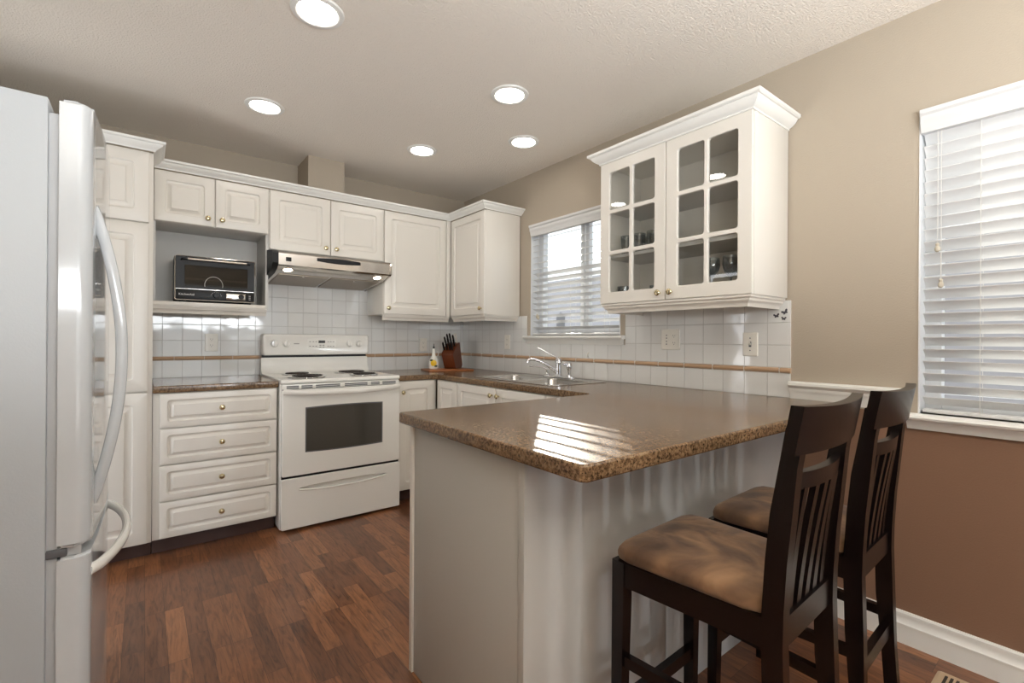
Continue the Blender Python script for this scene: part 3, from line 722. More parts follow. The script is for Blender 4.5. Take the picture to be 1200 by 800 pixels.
# backguard
L = []
for y, i, r in ((-.03, 0, .012), (-.088, 0, .02), (-.097, .004, .02), (-.1005, .010, .018), (-.1005, .016, .014), (-.099, .019, .012)):
    L.append([(px, y, pz) for px, pz in rrect(RX0 + i, RX1 - i, 1.053 + i, 1.205 - i, r, 5)])
bm = BM(); add_loops(bm, L); bg_ = obj('backguard', bm, 'appl', t)
for kx in (RX0 + .075, RX0 + .155, RX1 - .155, RX1 - .080):
    bm = BM(); mt = Matrix.Translation((kx, -.099, 1.135)) @ Matrix.Rotation(PI / 2, 4, 'X')
    add_lathe(bm, [(.026, 0), (.024, .006), (.020, .010), (.019, .020), (0, .021)], mt, 24)
    add_box(bm, kx - .004, kx + .004, -.126, -.118, 1.115, 1.155, .002); obj('burner_knob', bm, 'appl', bg_)
bm = BM(); L = [[(px, y, pz) for px, pz in rrect(RC - .085 + i, RC + .13 - i, 1.098 + i, 1.172 - i, .01, 4)] for y, i in ((-.099, 0), (-.101, .001), (-.101, .003), (-.1000, .004))]
add_loops(bm, L); obj('control_panel', bm, 'appl', bg_)
bm = BM(); add_box(bm, RC - .005, RC + .042, -.1022, -.10, 1.140, 1.160); obj('clock_display', bm, 'display', bg_)
bm = BM()
for cx in (-.065, -.042, -.022, .065, .083, .103):
    for cz in (1.15, 1.117): add_box(bm, RC + cx - .006, RC + cx + .006, -.1016, -.100, cz - .002, cz + .002)
for cx in (.008, .030): add_box(bm, RC + cx - .007, RC + cx + .007, -.1016, -.100, 1.122, 1.127); add_box(bm, RC + cx - .007, RC + cx + .007, -.1016, -.100, 1.108, 1.113)
for cx in (RX0 + .222,): add_box(bm, cx - .018, cx + .018, -.1002, -.0985, 1.132, 1.137)
obj('printed_marks', bm, 'textg', bg_)
# oven door
L = []
DX0, DX1 = RX0 + .003, RX1 - .003
for y, i, r in ((-.657, 0, .01), (-.684, 0, .012), (-.690, .004, .012), (-.691, .010, .012)):
    L.append([(px, y, pz) for px, pz in rrect(DX0 + i, DX1 - i, .336 + i, .860 - i, r, 4)])
bm = BM(); add_loops(bm, L); dd = obj('oven_door', bm, 'appl', t)
# arched window
def arch_rect(x0, x1, z0, z1, sag, n=10):
    p = [(x0 + (x1 - x0) * k / n, z0 - sag * math.sin(PI * k / n)) for k in range(n + 1)]
    q = [(x1 - (x1 - x0) * k / n, z1 + sag * .9 * math.sin(PI * k / n)) for k in range(n + 1)]
    return p + q
bm = BM(); add_prism(bm, arch_rect(-1.560, -1.078, .480, .742, .006), 'y', -.6925, -.690); obj('oven_window', bm, 'ovenglass', dd)
bm = BM()
add_prism(bm, arch_rect(-1.567, -1.071, .473, .749, .006), 'y', -.6918, -.690); obj('window_border', bm, 'grey', dd)
# vent strip and handle
bm = BM(); add_box(bm, DX0, DX1, -.675, -.657, .862, .892, .004); vs = obj('vent_panel', bm, 'appl', t)
bm = BM()
for a, b in ((-.35, -.28), (-.265, -.20), (-.18, -.03), (.0, .15), (.175, .235), (.255, .35)):
    n = max(2, int((b - a) / .03))
    for k in range(2): add_box(bm, RC + a, RC + b, -.6765, -.674, .8665 + k * .0105, .8735 + k * .0105)
obj('vent_slots', bm, 'grey', vs)
bm = BM(); pts = []
for k in range(25):
    f = -1 + 2 * k / 24; pts.append((RC + f * .368, -.694 - .040 * (1 - abs(f) ** 4), .847 + .004 * f * f - .010 * (1 - f * f)))
add_tube(bm, pts, .015, 12, flat=(.9, 1.1)); obj('door_handle', bm, 'appl', dd)
# drawer with recessed crescent pull
n = 24; x0, x1 = -1.600, -1.040; A = []; B_ = []
for k in range(n + 1):
    f = k / n; x = x0 + (x1 - x0) * f; e = min(1, 4 * min(f, 1 - f)) ** .5
    A.append((x, .256 + .010 * e)); B_.append((x, .255 - .010 * e - .010 * math.sin(PI * f)))
hole_ = A[1:-1] + [(x1, .2555)] + B_[::-1][1:-1] + [(x0, .2555)]
me = curve_mesh(rrect(DX0 - .002, DX1 + .002, .018, .322, .010, 4), [hole_], .013, .003)
me.transform(Matrix.Translation((0, -.678, 0)) @ Matrix.Rotation(PI / 2, 4, 'X')); dw = obj('storage_drawer', me, 'appl', t)
bm = BM(); add_box(bm, DX0 + .01, DX1 - .01, -.664, -.656, .03, .315); obj('drawer_back', bm, 'appl', dw)
bm = BM(); add_tube(bm, [(p[0], -.692, p[1] - .004) for p in B_], .0055, 8, flat=(1, 1)); obj('drawer_pull', bm, 'appl', dw)
# coils
for cx, cy, r in ((RC - .19, -.24, .078), (RC - .19, -.50, .098), (RC + .19, -.24, .098), (RC + .19, -.50, .078)):
    bm = BM(); add_lathe(bm, [(r + .02, .0), (r + .018, .004), (r + .008, .003), (r - .01, -.001), (0, -.001)], Matrix.Translation((cx, cy, .9225)), 32)
    dp = obj('drip_bowl', bm, 'chrome', t)
    bm = BM(); pts = [];
    for k in range(161):
        a = k / 160 * 2 * PI * 4.2; rr = .018 + (r - .018) * k / 160; pts.append((cx + rr * math.cos(a), cy + rr * math.sin(a), .932))
    add_tube(bm, pts, .0045, 6); obj('burner_coil', bm, 'coil', t)
bm = BM(); add_box(bm, RC - .05, RC + .05, -.20, -.14, .921, .9255, .002); obj('spoon_mark', bm, 'appl', t)
bpy.data.objects.remove(bpy.data.objects['spoon_mark'])

# ------------------------------------------------------------------ range hood
t = thing('range_hood', 'stainless under-cabinet range hood with lit lamps above the range', 'range hood', (-1.33, -.25, 1.6))
HX0, HX1 = -1.722, -.937
pr = [(-.010, 1.756), (-.34, 1.756), (-.505, 1.722), (-.512, 1.712), (-.512, 1.640), (-.500, 1.632), (-.40, 1.600), (-.010, 1.560)]
bm = BM(); add_prism(bm, pr, 'x', HX0 + .035, HX1 - .012); obj('hood_shell', bm, 'steel', t, angle=20)
bm = BM(); add_prism(bm, [(-.008, 1.7565), (-.30, 1.7565), (-.49, 1.728), (-.514, 1.712), (-.516, 1.650), (-.48, 1.618), (-.40, 1.594), (-.010, 1.552)], 'x', HX0, HX0 + .034); obj('end_cap', bm, 'blackm', t)
bm = BM(); add_prism(bm, [(-.008, 1.7565), (-.34, 1.7565), (-.510, 1.725), (-.518, 1.712), (-.518, 1.640), (-.50, 1.628), (-.40, 1.596), (-.010, 1.556)], 'x', HX1 - .011, HX1); obj('end_cap', bm, 'steel', t)
bm = BM(); add_prism(bm, arch_rect(-1.455, -1.165, 1.684, 1.704, .008), 'y', -.5145, -.511); obj('grille', bm, 'blackm', t)
bm = BM(); add_box(bm, -1.645, -1.612, -.5145, -.511, 1.664, 1.690, .001); obj('switch', bm, 'blackm', t)
sl_ = lambda y: 1.632 - (y + .500) * (.032 / .10) if y < -.40 else 1.600 - (y + .40) * (.040 / .39)
for x in (-1.62, -1.02):
    a = math.atan2(.032, .10); mt = Matrix.Translation((x, -.452, 1.6166)) @ Matrix.Rotation(-a, 4, 'X') @ Matrix.Rotation(PI, 4, 'X')
    bm = BM(); add_lathe(bm, [(.0, .001), (.028, .001), (.030, .003), (.036, .003), (.038, .0), (0, 0)], mt, 24); ln = obj('lamp_ring', bm, 'steel', t)
    bm = BM(); add_lathe(bm, [(0, .0035), (.024, .0035), (.027, .0012), (0, .0012)], mt, 24); obj('lamp_lens', bm, 'hoodlamp', ln)
for x0, x1 in ((-1.66, -1.34), (-1.32, -.98)):
    bm = BM(); add_prism(bm, [(-.385, sl_(-.385) - .001), (-.05, sl_(-.05) - .001), (-.05, sl_(-.05) - .005), (-.385, sl_(-.385) - .005)], 'x', x0, x1); fl = obj('filter', bm, 'steel2', t)
    bm = BM(); add_box(bm, (x0 + x1) / 2 - .012, (x0 + x1) / 2 + .012, -.37, -.34, sl_(-.36) - .011, sl_(-.36) - .005, .002); obj('filter_latch', bm, 'steel', fl)

# ------------------------------------------------------------------ toaster oven in the niche
t = thing('countertop_oven', 'black and silver countertop oven sitting in the wall cabinet niche', 'toaster oven', (-2.0, -.17, 1.388))
OX0, OX1, OZ0, OZ1 = -2.214, -1.782, 1.400, 1.672; OY = -.295
L = [[(px, y, pz) for px, pz in rrect(OX0 + i, OX1 - i, OZ0 + i, OZ1 - i, r, 4)] for y, i, r in ((-.035, .004, .012), (OY + .012, 0, .012), (OY, .001, .012), (OY, .006, .010), (OY + .004, .007, .009))]
bm = BM(); add_loops(bm, L); obj('case', bm, 'blackm', t)
bm = BM(); lp = [Vector((px, OY - .001, pz)) for px, pz in rrect(OX0 + .004, OX1 - .004, OZ0 + .004, OZ1 - .004, .010, 5)]
add_tube(bm, lp + [lp[0]], .0035, 8); obj('trim_rim', bm, 'steel', t)
bm = BM(); add_box(bm, OX0 + .007, OX1 - .007, OY - .002, OY + .003, OZ0 + .007, OZ0 + .068, .001); pn = obj('control_panel', bm, 'blackm', t)
bm = BM(); add_box(bm, OX0 + .008, OX1 - .008, OY - .0035, OY - .001, OZ0 + .0685, OZ0 + .0715); obj('divider_line', bm, 'steel', t)
# front door with window: frame + glass + interior block behind it
fw = curve_mesh([(OX0 + .007, OZ0 + .072), (OX1 - .007, OZ0 + .072), (OX1 - .007, OZ1 - .007), (OX0 + .007, OZ1 - .007)], [rrect(OX0 + .052, OX1 - .045, OZ0 + .088, OZ1 - .058, .004, 2)], .004, .001)
fw.transform(Matrix.Translation((0, OY - .002, 0)) @ Matrix.Rotation(PI / 2, 4, 'X')); dd = obj('oven_door', fw, 'blackm', t)
bm = BM(); add_box(bm, OX0 + .05, OX1 - .043, OY + .0022, OY + .0030, OZ0 + .086, OZ1 - .056); obj('door_lining', bm, 'ovenin', dd)
bm = BM(); add_box(bm, OX0 + .05, OX1 - .043, OY - .002, OY - .001, OZ0 + .086, OZ1 - .056); obj('door_glass', bm, 'toastglass', dd, smooth=False)
bm = BM()
for z in (OZ0 + .130, OZ0 + .136): add_tube(bm, [(OX0 + .055, OY + .0005, z), (OX1 - .048, OY + .0005, z)], .0009, 6)
for k in range(22): add_tube(bm, [(OX0 + .060 + k * .0148, OY + .0005, OZ0 + .121), (OX0 + .060 + k * .0148, OY + .0005, OZ0 + .131)], .0008, 5)
obj('wire_rack', bm, 'rack', t)
bm = BM(); pts = [(-2.012 + .048 * math.cos(a * PI / 24), OY - .0025, OZ0 + .100 + .052 * math.sin(a * PI / 24)) for a in range(-3, 28)]; add_tube(bm, pts, .0013, 6); obj('printed_ring', bm, 'text', dd)
bm = BM(); add_tube(bm, [(OX0 + .035, OY - .006, OZ1 - .028), (OX0 + .037, OY - .030, OZ1 - .024), (OX1 - .037, OY - .030, OZ1 - .024), (OX1 - .035, OY - .006, OZ1 - .028)], .005, 10); hd = obj('handle', bm, 'blackm', dd)
bm = BM(); add_tube(bm, [(OX0 + .065, OY - .031, OZ1 - .024), (OX1 - .055, OY - .031, OZ1 - .024)], .0068, 12); obj('handle_bar', bm, M['rack'], hd)
for cx in (OX0 + .215, OX0 + .352):
    bm = BM(); add_lathe(bm, [(.017, 0), (.015, .010), (.013, .014), (0, .0145)], Matrix.Translation((cx, OY - .002, OZ0 + .036)) @ Matrix.Rotation(PI / 2, 4, 'X'), 20); obj('dial', bm, 'blackm', pn)
bm = BM(); add_box(bm, OX0 + .270, OX0 + .375, OY - .0035, OY - .0015, OZ0 + .016, OZ0 + .054, .0008); obj('settings_plate', bm, 'steel', pn)
bm = BM()
for k in range(7):
    a = PI * (k + .3) / 7; add_box(bm, OX0 + .215 + .027 * math.cos(a) - .002, OX0 + .215 + .027 * math.cos(a) + .002, OY - .0026, OY - .0018, OZ0 + .034 + .024 * math.sin(a) - .001, OZ0 + .034 + .024 * math.sin(a) + .001)
for k in range(3): add_box(bm, OX1 - .037, OX1 - .027, OY - .0026, OY - .0018, OZ0 + .020 + k * .011, OZ0 + .023 + k * .011)
obj('printed_marks', bm, 'text', pn)
me = text_mesh('KitchenAid', .0175); me.transform(Matrix.Translation((OX0 + .022, OY - .0024, OZ0 + .031)) @ Matrix.Rotation(PI / 2, 4, 'X')); obj('lettering', me, 'text', pn, smooth=False)
for x in (OX0 + .04, OX1 - .04):
    for y in (OY + .03, -.06):
        bm = BM(); add_box(bm, x - .018, x + .018, y - .015, y + .015, 1.3875, 1.402, .002); obj('foot', bm, 'blackm', t)

# ------------------------------------------------------------------ refrigerator
FX = -2.457; FY0, FY1 = -2.19, -1.44
t = thing('refrigerator', 'white bottom-freezer refrigerator with curved handles at the left edge', 'refrigerator', (-2.85, -1.82, 0))
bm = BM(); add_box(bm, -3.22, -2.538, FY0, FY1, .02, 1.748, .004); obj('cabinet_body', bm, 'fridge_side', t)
bm = BM(); add_box(bm, -3.20, -2.56, FY0 + .02, FY1 - .02, .0005, .02); obj('base_grille', bm, 'blackm', t)
bm = BM(); add_box(bm, -2.538, -2.519, FY0 + .012, FY1 - .012, .06, 1.715); obj('door_gasket', bm, 'gasket', t)
def fridge_door(z0, z1, nm):
    out = [(-2.519, FY0 + .001)]
    r = .030
    for k in range(7):
        a = k / 6 * PI / 2; out.append((FX - r + r * math.sin(a), FY0 + r - r * math.cos(a)))
    n = 10
    for k in range(1, n): f = k / n; out.append((FX + .012 * math.sin(PI * f), FY0 + r + (FY1 - FY0 - 2 * r) * f))
    for k in range(7):
        a = k / 6 * PI / 2; out.append((FX - r + r * math.cos(a), FY1 - r + r * math.sin(a)))
    out.append((-2.519, FY1 - .001))
    bm = BM(); add_prism(bm, out, 'z', z0, z1)
    es = [e for e in bm.edges if abs(e.verts[0].co.z - e.verts[1].co.z) < 1e-6]
    bmesh.ops.bevel(bm, geom=es, offset=.007, segments=3, affect='EDGES')
    return obj(nm, bm, 'fridge', t, angle=40)
ud = fridge_door(.655, 1.752, 'refrigerator_door'); ld = fridge_door(.045, .632, 'freezer_door')
bm = BM(); add_box(bm, -2.545, -2.50, FY0 + .002, FY0 + .05, .634, .653, .003); obj('door_hinge', bm, 'grey', t)
bm = BM(); add_box(bm, -2.519, -2.475, FY0 + .01, FY1 - .01, .633, .654); obj('divider_strip', bm, 'gasket', t)
bm = BM(); pts = []
for k in range(25):
    f = k / 24; z = 1.515 - (1.515 - .735) * f
    pts.append((FX - .006 + 
        .062 * math.sin(PI * f) ** .85, -2.10, z))
add_tube(bm, pts, .012, 12, flat=(1.1, .85)); obj('door_handle', bm, 'fridge', ud)
bm = BM(); pts = []
for k in range(25):
    f = k / 24; pts.append((FX - .006 + .012 * math.sin(PI * f) + .058 * math.sin(PI * f) ** .6, -2.155 + .62 * f, .576))
add_tube(bm, pts, .012, 12, flat=(1, 1.2)); obj('freezer_handle', bm, 'appl', ld)

# ------------------------------------------------------------------ counter items
tb = BM(); add_box(tb, -.19, .19, -.13, .13, 0, .012, .004)
o = obj('cutting_board', tb, 'board'); o.location = (-.345, -.30, .9142); o.rotation_euler = (0, 0, math.radians(-12)); tag(o, 'flat wooden board under the knife block on the counter corner', 'cutting board')
BZ = .9266
kb = thing('knife_block', 'reddish wooden knife block full of black handled knives', 'knife block', (-.265, -.25, BZ), math.radians(-60))
bm = BM()   # sloping block: profile in local (y, z), handles lean out towards -y
add_prism(bm, [(-.040, 0), (.060, 0), (.078, .03), (.030, .222), (-.018, .205), (-.085, .135), (-.092, .120), (-.050, .025)], 'x', -.055, .055)
bmesh.ops.bevel(bm, geom=list(bm.edges), offset=.002, segments=1, affect='EDGES'); obj('block', bm, 'wood_block', kb, local=True)
d = Vector((0, -.42, .91)).normalized()
for (x, y, z, ln) in ((-.040, .004, .216, .085), (-.014, .004, .216, .09), (.014, .004, .216, .075), (-.040, -.036, .192, .085), (-.014, -.036, .192, .075), (.014, -.036, .192, .07), (.040, -.036, .192, .065), (-.040, -.068, .158, .07), (-.014, -.068, .158, .062), (.014, -.068, .158, .062), (.040, -.068, .158, .056)):
    bm = BM(); p = Vector((x, y, z)); add_tube(bm, [p, p + d * ln * .4, p + d * ln * .85, p + d * ln], [.007, .0085, .0085, .006], 8, flat=(.75, 1.2))
    kn_ = tag(obj('kitchen_knife', bm, 'blackm', None), 'black handled knife standing in the wooden knife block', 'knife', 'knives in the block')
    kn_.location = kb.location; kn_.rotation_euler = kb.rotation_euler
bm = BM(); p = Vector((.040, .006, .217)); add_tube(bm, [p, p + d * .055], .004, 8); q = p + d * .070
add_tube(bm, [q + Vector((.011 * math.cos(a * PI / 8), 0, 0)) + d * .015 * math.sin(a * PI / 8) for a in range(17)], .003, 6, cap=False)
o = obj('kitchen_scissors', bm, 'mug'); o.location = kb.location; o.rotation_euler = kb.rotation_euler; tag(o, 'cream handled scissors standing at the right of the knife block', 'scissors')
t = thing('oil_cruet', 'white ceramic oil cruet painted with a yellow lemon', 'cruet', (-.44, -.24, BZ))
bm = BM(); add_lathe(bm, [(0, 0), (.034, 0), (.041, .01), (.042, .05), (.033, .085), (.016, .112), (.013, .13), (.014, .165), (.012, .17), (0, .17)], Matrix.Translation((-.44, -.24, BZ)), 24); obj('bottle', bm, 'ceramic', t)
bm = BM(); add_lathe(bm, [(.008, 0), (.008, .012), (.004, .018), (.003, .04), (0, .041)], Matrix.Translation((-.44, -.24, BZ + .17)), 12); obj('spout', bm, 'blackm', t)
bm = BM(); add_tube(bm, [(-.44 + .013 + .028 * math.sin(a * PI / 10), -.24 - .006, BZ + .125 + .028 * math.cos(a * PI / 10) - .0) for a in range(11)], .004, 8); obj('handle', bm, 'ceramic', t)
bm = BM(); dv = Vector((-1.91, -3.53, 0)).normalized(); c0 = Vector((-.44, -.24, BZ + .050)) + dv * .0395
mt = Matrix.Translation(c0) @ dv.to_track_quat('Z', 'Y').to_matrix().to_4x4() @ Matrix.Diagonal((1, 1.1, .25, 1))
add_lathe(bm, [(.0, -.012), (.018, -.012), (.025, 0), (.018, .012), (0, .016)], mt, 18); obj('painted_lemon', bm, 'yellow', t)
bm = BM()
for s in (-1, 1):
    mt = Matrix.Translation(c0 + Vector((dv.y * .018 * s, -dv.x * .018 * s, .024 * s)) + dv * .001) @ dv.to_track_quat('Z', 'Y').to_matrix().to_4x4() @ Matrix.Diagonal((1.2, .7, .25, 1))
    add_lathe(bm, [(0, -.01), (.012, 0), (0, .012)], mt, 10)
obj('painted_leaf', bm, 'leafg', t)

# ------------------------------------------------------------------ outlets, switch, decals
def plate(name, label, cat, mtx, wd, h, kind):
    t = thing(name, label, cat, mtx.translation)
    L = [[mtx @ Vector((px, py, z)) for px, py in rrect(-wd / 2 + i, wd / 2 - i, -h / 2 + i, h / 2 - i, .004, 3)] for z, i in ((0, 0), (.003, 0), (.0055, .003), (.0055, .004))]
    bm = BM(); add_loops(bm, L); obj('cover_plate', bm, 'plastic', t)
    def recept(dx):
        for dy in (-.020, .020):
            bm = BM(); L = [[mtx @ Vector((dx + px, dy + py, z)) for px, py in rrect(-.016, .016, -.0135, .0135, .009, 4)] for z in (.005, .0068)]; add_loops(bm, L); s = obj('socket', bm, 'plastic', t)
            bm = BM()
            for a, b, c, d_ in ((-.007, -.005, -.001, .007), (.005, .007, -.001, .006), (-.002, .002, -.009, -.005)):
                vs = [mtx @ Vector(p) for p in ((dx + a, dy + c, .0070), (dx + b, dy + c, .0070), (dx + b, dy + d_, .0070), (dx + a, dy + d_, .0070))]
                bm.faces.new([bm.verts.new(v) for v in vs])
            obj('slots', bm, 'grey', s, smooth=False)
    if kind == 'outlet': recept(0)
    if kind == 'double':
        recept(.024)
        for dy in (-.026, -.010, .008, .024):
            bm = BM(); add_lathe(bm, [(.0035, 0), (.0035, .001), (0, .0012)], mtx @ Matrix.Translation((-.024, dy, .0055)), 12); obj('screw', bm, 'grey', t)
    if kind == 'switch':
        bm = BM(); L = [[mtx @ Vector((px, py, z)) for px, py in rrect(-.006, .006, -.013, .013, .001, 2)] for z in (.0055, .0062)]; add_loops(bm, L); obj('toggle_slot', bm, 'grey', t)
        bm = BM(); L = [[mtx @ Vector((px * s, py * s + q, z)) for px, py in rrect(-.0045, .0045, -.005, .005, .001, 2)] for z, s, q in ((.006, 1, .0), (.015, .8, .008))]; add_loops(bm, L); obj('toggle', bm, 'plastic', t)
        for dy in (-.030, .030):
            bm = BM(); add_lathe(bm, [(.003, 0), (.003, .001), (0, .0012)], mtx @ Matrix.Translation((0, dy, .0055)), 12); obj('screw', bm, 'grey', t)
PB = lambda x, z: Matrix.Translation((x, -.008, z)) @ Matrix.Rotation(PI / 2, 4, 'X')
PR = lambda y, z: Matrix.Translation((-.008, y, z)) @ Matrix.Rotation(-PI / 2, 4, 'Z') @ Matrix.Rotation(PI / 2, 4, 'X')
plate('wall_outlet', 'white duplex outlet on the tile under the oven niche', 'outlet', PB(-1.995, 1.142), .075, .118, 'outlet')
plate('wall_outlet', 'white duplex outlet on the tile behind the oil cruet', 'outlet', PB(-.42, 1.125), .072, .115, 'outlet')
plate('wall_outlet', 'white outlet on the tile between the corner cabinet and sink window', 'outlet', PR(-.69, 1.155), .072, .115, 'outlet')
plate('wall_outlet', 'white double-width outlet plate under the glazed cabinet', 'outlet', PR(-2.21, 1.180), .118, .115, 'double')
plate('light_switch', 'ivory toggle light switch near the end of the tiled backsplash', 'light switch', PR(-2.655, 1.158), .072, .115, 'switch')
for i, (y, z, s, lb) in enumerate(((-2.812, 1.309, 1.0, 'dark butterfly decal, highest of the three on the end tile'), (-2.775, 1.293, .9, 'dark butterfly decal, leftmost of the three on the end tile'), (-2.807, 1.279, .75, 'dark butterfly decal, lowest of the three on the end tile'))):
    w_ = [(0, -.006), (.004, -.009), (.010, -.008), (.009, -.001), (.015, .004), (.014, .011), (.007, .010), (.001, .003)]
    lp = w_ + [(-a, b) for a, b in w_[::-1]]
    me = curve_mesh([(a * s, b * s) for a, b in lp], [], .0005, 0); me.transform(PR(y, z) @ Matrix.Rotation(.5 - .3 * i, 4, 'Z') @ Matrix.Translation((0, 0, .001)))
    tag(obj('butterfly_decal', me, 'decal', smooth=False), lb, 'decal', 'butterfly decals')
bm = BM(); add_tube(bm, [(-.008, -1.585, 1.09), (-.020, -1.585, 1.085), (-.022, -1.585, 1.07), (-.010, -1.585, 1.062)], .003, 8); tag(obj('wall_hook', bm, 'plastic'), 'tiny white hook on the tile above the faucet sprayer', 'hook')
# floor register
t = thing('floor_register', 'beige slotted floor register by the baseboard near the stools', 'floor vent', (-.17, -3.53, 0))
bm = BM(); L = [[(px, py, z) for px, py in rrect(-.232 + i, -.105 - i, -3.70 + i, -3.372 - i, .012, 4)] for z, i in ((.0005, 0), (.003, 0), (.006, .006), (.006, .012))]; add_loops(bm, L); obj('register_plate', bm, 'beige', t)
for k in range(20):
    bm = BM(); add_box(bm, -.208, -.130, -3.395 - k * .015 - .008, -3.395 - k * .015, .0055, .0066); obj('slot', bm, 'vent_dark', t)

# ------------------------------------------------------------------ counter stools (front faces the peninsula, local +y)
def add_bar(bm, sec):
    """loft of rectangular sections: (cx, cy, z, hx, hy)"""
    rings = [[bm.verts.new((cx + sx * hx, cy + sy * hy, z)) for sx, sy in ((-1, -1), (1, -1), (1, 1), (-1, 1))] for cx, cy, z, hx, hy in sec]
    for a, b in zip(rings, rings[1:]):
        for k in range(4): bm.faces.new((a[k], a[(k + 1) % 4], b[(k + 1) % 4], b[k]))
    bm.faces.new(rings[0][::-1]); bm.faces.new(rings[-1])
def rail_between(bm, a, b, hz, hy):
    a, b = Vector(a), Vector(b); d = (b - a).normalized(); s = Vector((-d.y, d.x, 0)) * hy; u = Vector((0, 0, hz))
    A = [bm.verts.new(a + i * s + j * u) for i, j in ((-1, -1), (1, -1), (1, 1), (-1, 1))]; B = [bm.verts.new(b + i * s + j * u) for i, j in ((-1, -1), (1, -1), (1, 1), (-1, 1))]
    for k in range(4): bm.faces.new((A[k], A[(k + 1) % 4], B[(k + 1) % 4], B[k]))
    bm.faces.new(A[::-1]); bm.faces.new(B)
def bev(bm, o=.003): bmesh.ops.bevel(bm, geom=[e for e in bm.edges if e.calc_face_angle(0) > .6], offset=o, segments=2, affect='EDGES')
WF, WR, YFr, YRr = .174, .146, .186, -.180
def back_y(z):   # centre line of the rear posts
    if z < .57: return YRr - .030 * ((.57 - z) / .57) ** 1.6
    f = (z - .57) / .475; return YRr - .010 * f - .040 * f * f
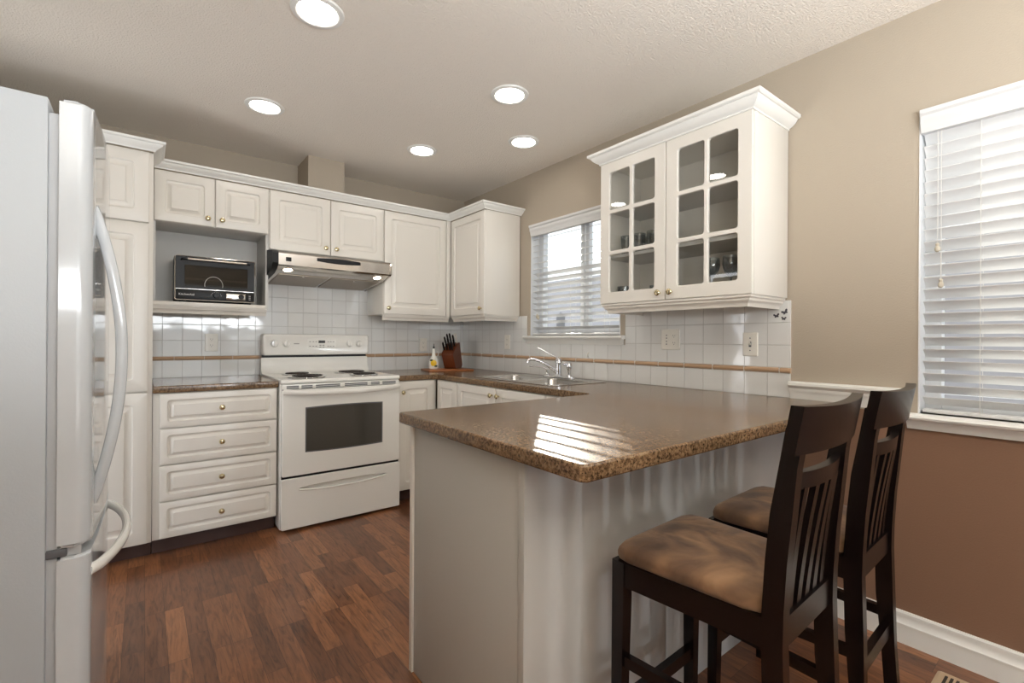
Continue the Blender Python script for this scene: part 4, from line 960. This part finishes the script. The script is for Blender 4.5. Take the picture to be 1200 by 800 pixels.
def make_stool(label):
    t = thing('counter_stool', label, 'stool', group='counter stools at the peninsula')
    for s in (-1, 1):
        bm = BM(); add_bar(bm, [(s * (WF + .006), YFr + .004, .001, .014, .014), (s * WF, YFr, .50, .018, .018), (s * WF, YFr, .600, .018, .018)]); bev(bm); obj('leg', bm, 'darkwood', t, local=True)
    for s in (-1, 1):
        bm = BM(); zs = [.001, .12, .25, .40, .55, .62, .72, .82, .92, 1.00]
        add_bar(bm, [(s * (WR + (.01 if z < .3 else .004)), back_y(z), z, .016 if z > .3 else .015, .021 if .3 < z < .9 else .017) for z in zs]); bev(bm, .0025); obj('rear_post', bm, 'darkwood', t, local=True)
    bm = BM()
    for s in (-1, 1): rail_between(bm, (s * (WF + .003), YFr - .018, .568), (s * (WR + .007), YRr + .018, .568), .031, .011)
    rail_between(bm, (-WF + .018, YFr + .002, .568), (WF - .018, YFr + .002, .568), .031, .011); rail_between(bm, (-WR + .014, YRr - .002, .568), (WR - .014, YRr - .002, .568), .031, .012)
    bev(bm, .002); obj('seat_frame', bm, 'darkwood', t, local=True)
    # cushion
    bm = BM(); N = 16; top = {}; 
    def P(u, v):
        y = YRr + .020 + (YFr + .020 - YRr - .020) * (v + 1) / 2
        hw = (WR + .012) + (WF + .022 - WR - .012) * (v + 1) / 2
        # rounded corners
        uu, vv = u, v
        e = (abs(u) ** 6 + abs(v) ** 6) ** (1 / 6)
        return uu * hw, y, e
    for zi, sc in enumerate((0,)):
        pass
    rings = []
    K = 48
    def contour(s_in, z):
        out = []
        for k in range(K):
            a = 2 * PI * k / K; c, s = math.cos(a), math.sin(a); n_ = 11
            rr = 1 / (abs(c) ** n_ + abs(s) ** n_) ** (1 / n_)
            u, v = c * rr * s_in, s * rr * s_in
            y = (YRr + YFr) / 2 + .018 + v * ((YFr - YRr) / 2 + .004); hw = (WR + WF) / 2 + .016 + v * (WF - WR) / 2
            out.append((u * hw, y, z))
        return out
    for s_in, z in ((.96, .598), (.985, .600), (.998, .609), (1.0, .620), (.988, .630), (.955, .637), (.88, .643), (.72, .648), (.5, .651), (.25, .652)):
        rings.append(contour(s_in, z))
    add_loops(bm, rings); obj('seat_cushion', bm, 'suede', t, local=True, angle=60)
    # curved back rails: ends forward, middle bowed to the rear
    def curved(z0, z1, hw, bow, th, nm, lean=0.0):
        bm = BM(); n = 14; rings = []
        for k in range(n + 1):
            f = -1 + 2 * k / n; x = f * hw; yb = -bow * (1 - f * f)
            crest = .006 * f * f if nm == 'top_rail' else 0
            q = []
            for z, sgn in ((z0, -1), (z1 + crest, -1), (z1 + crest, 1), (z0, 1)):
                q.append(bm.verts.new((x, back_y(z) + yb + sgn * th / 2 + lean, z)))
            rings.append(q)
        for a, b in zip(rings, rings[1:]):
            for j in range(4): bm.faces.new((a[j], a[(j + 1) % 4], b[(j + 1) % 4], b[j]))
        bm.faces.new(rings[0][::-1]); bm.faces.new(rings[-1]); bev(bm, .0035)
        return obj(nm, bm, 'darkwood', t, local=True)
    curved(.950, 1.042, .190, .022, .024, 'top_rail', -.004); curved(.868, .905, WR - .012, .018, .018, 'middle_rail')
    for i in range(5):
        x = -.094 + i * .047; f = x / .134; bow = -.018 * (1 - f * f)
        bm = BM(); zs = [.595, .65, .70, .75, .80, .87]
        add_bar(bm, [(x, back_y(z) + bow * min(1, (z - .595) / .27) - .002, z, .0115, .006) for z in zs]); bev(bm, .0015); obj('back_slat', bm, 'darkwood', t, local=True)
    for s in (-1, 1):
        bm = BM(); rail_between(bm, (s * (WF + .003), YFr - .016, .345), (s * (WR + .008), YRr + .008, .345), .014, .010); bev(bm, .002); obj('side_stretcher', bm, 'darkwood', t, local=True)
    bm = BM(); rail_between(bm, (-WF + .014, YFr + .002, .215), (WF - .014, YFr + .002, .215), .018, .011); bev(bm, .002); obj('footrest', bm, 'darkwood', t, local=True)
    bm = BM(); rail_between(bm, (-WR + .012, YRr - .008, .300), (WR - .012, YRr - .008, .300), .020, .010); bev(bm, .002); obj('rear_stretcher', bm, 'darkwood', t, local=True)
    return t
s1 = make_stool('dark wood counter stool nearest the camera with tan suede seat')
s1.location = (-1.180, -3.150, 0); s1.rotation_euler = (0, 0, math.radians(2))
s2 = s1.copy(); C.objects.link(s2); s2.location = (-.708, -3.150, 0); s2.rotation_euler = (0, 0, math.radians(2))
s2['label'] = 'dark wood counter stool nearer the wall, half hidden behind the other stool'
for ch in list(s1.children):
    c = ch.copy(); C.objects.link(c); c.parent = s2
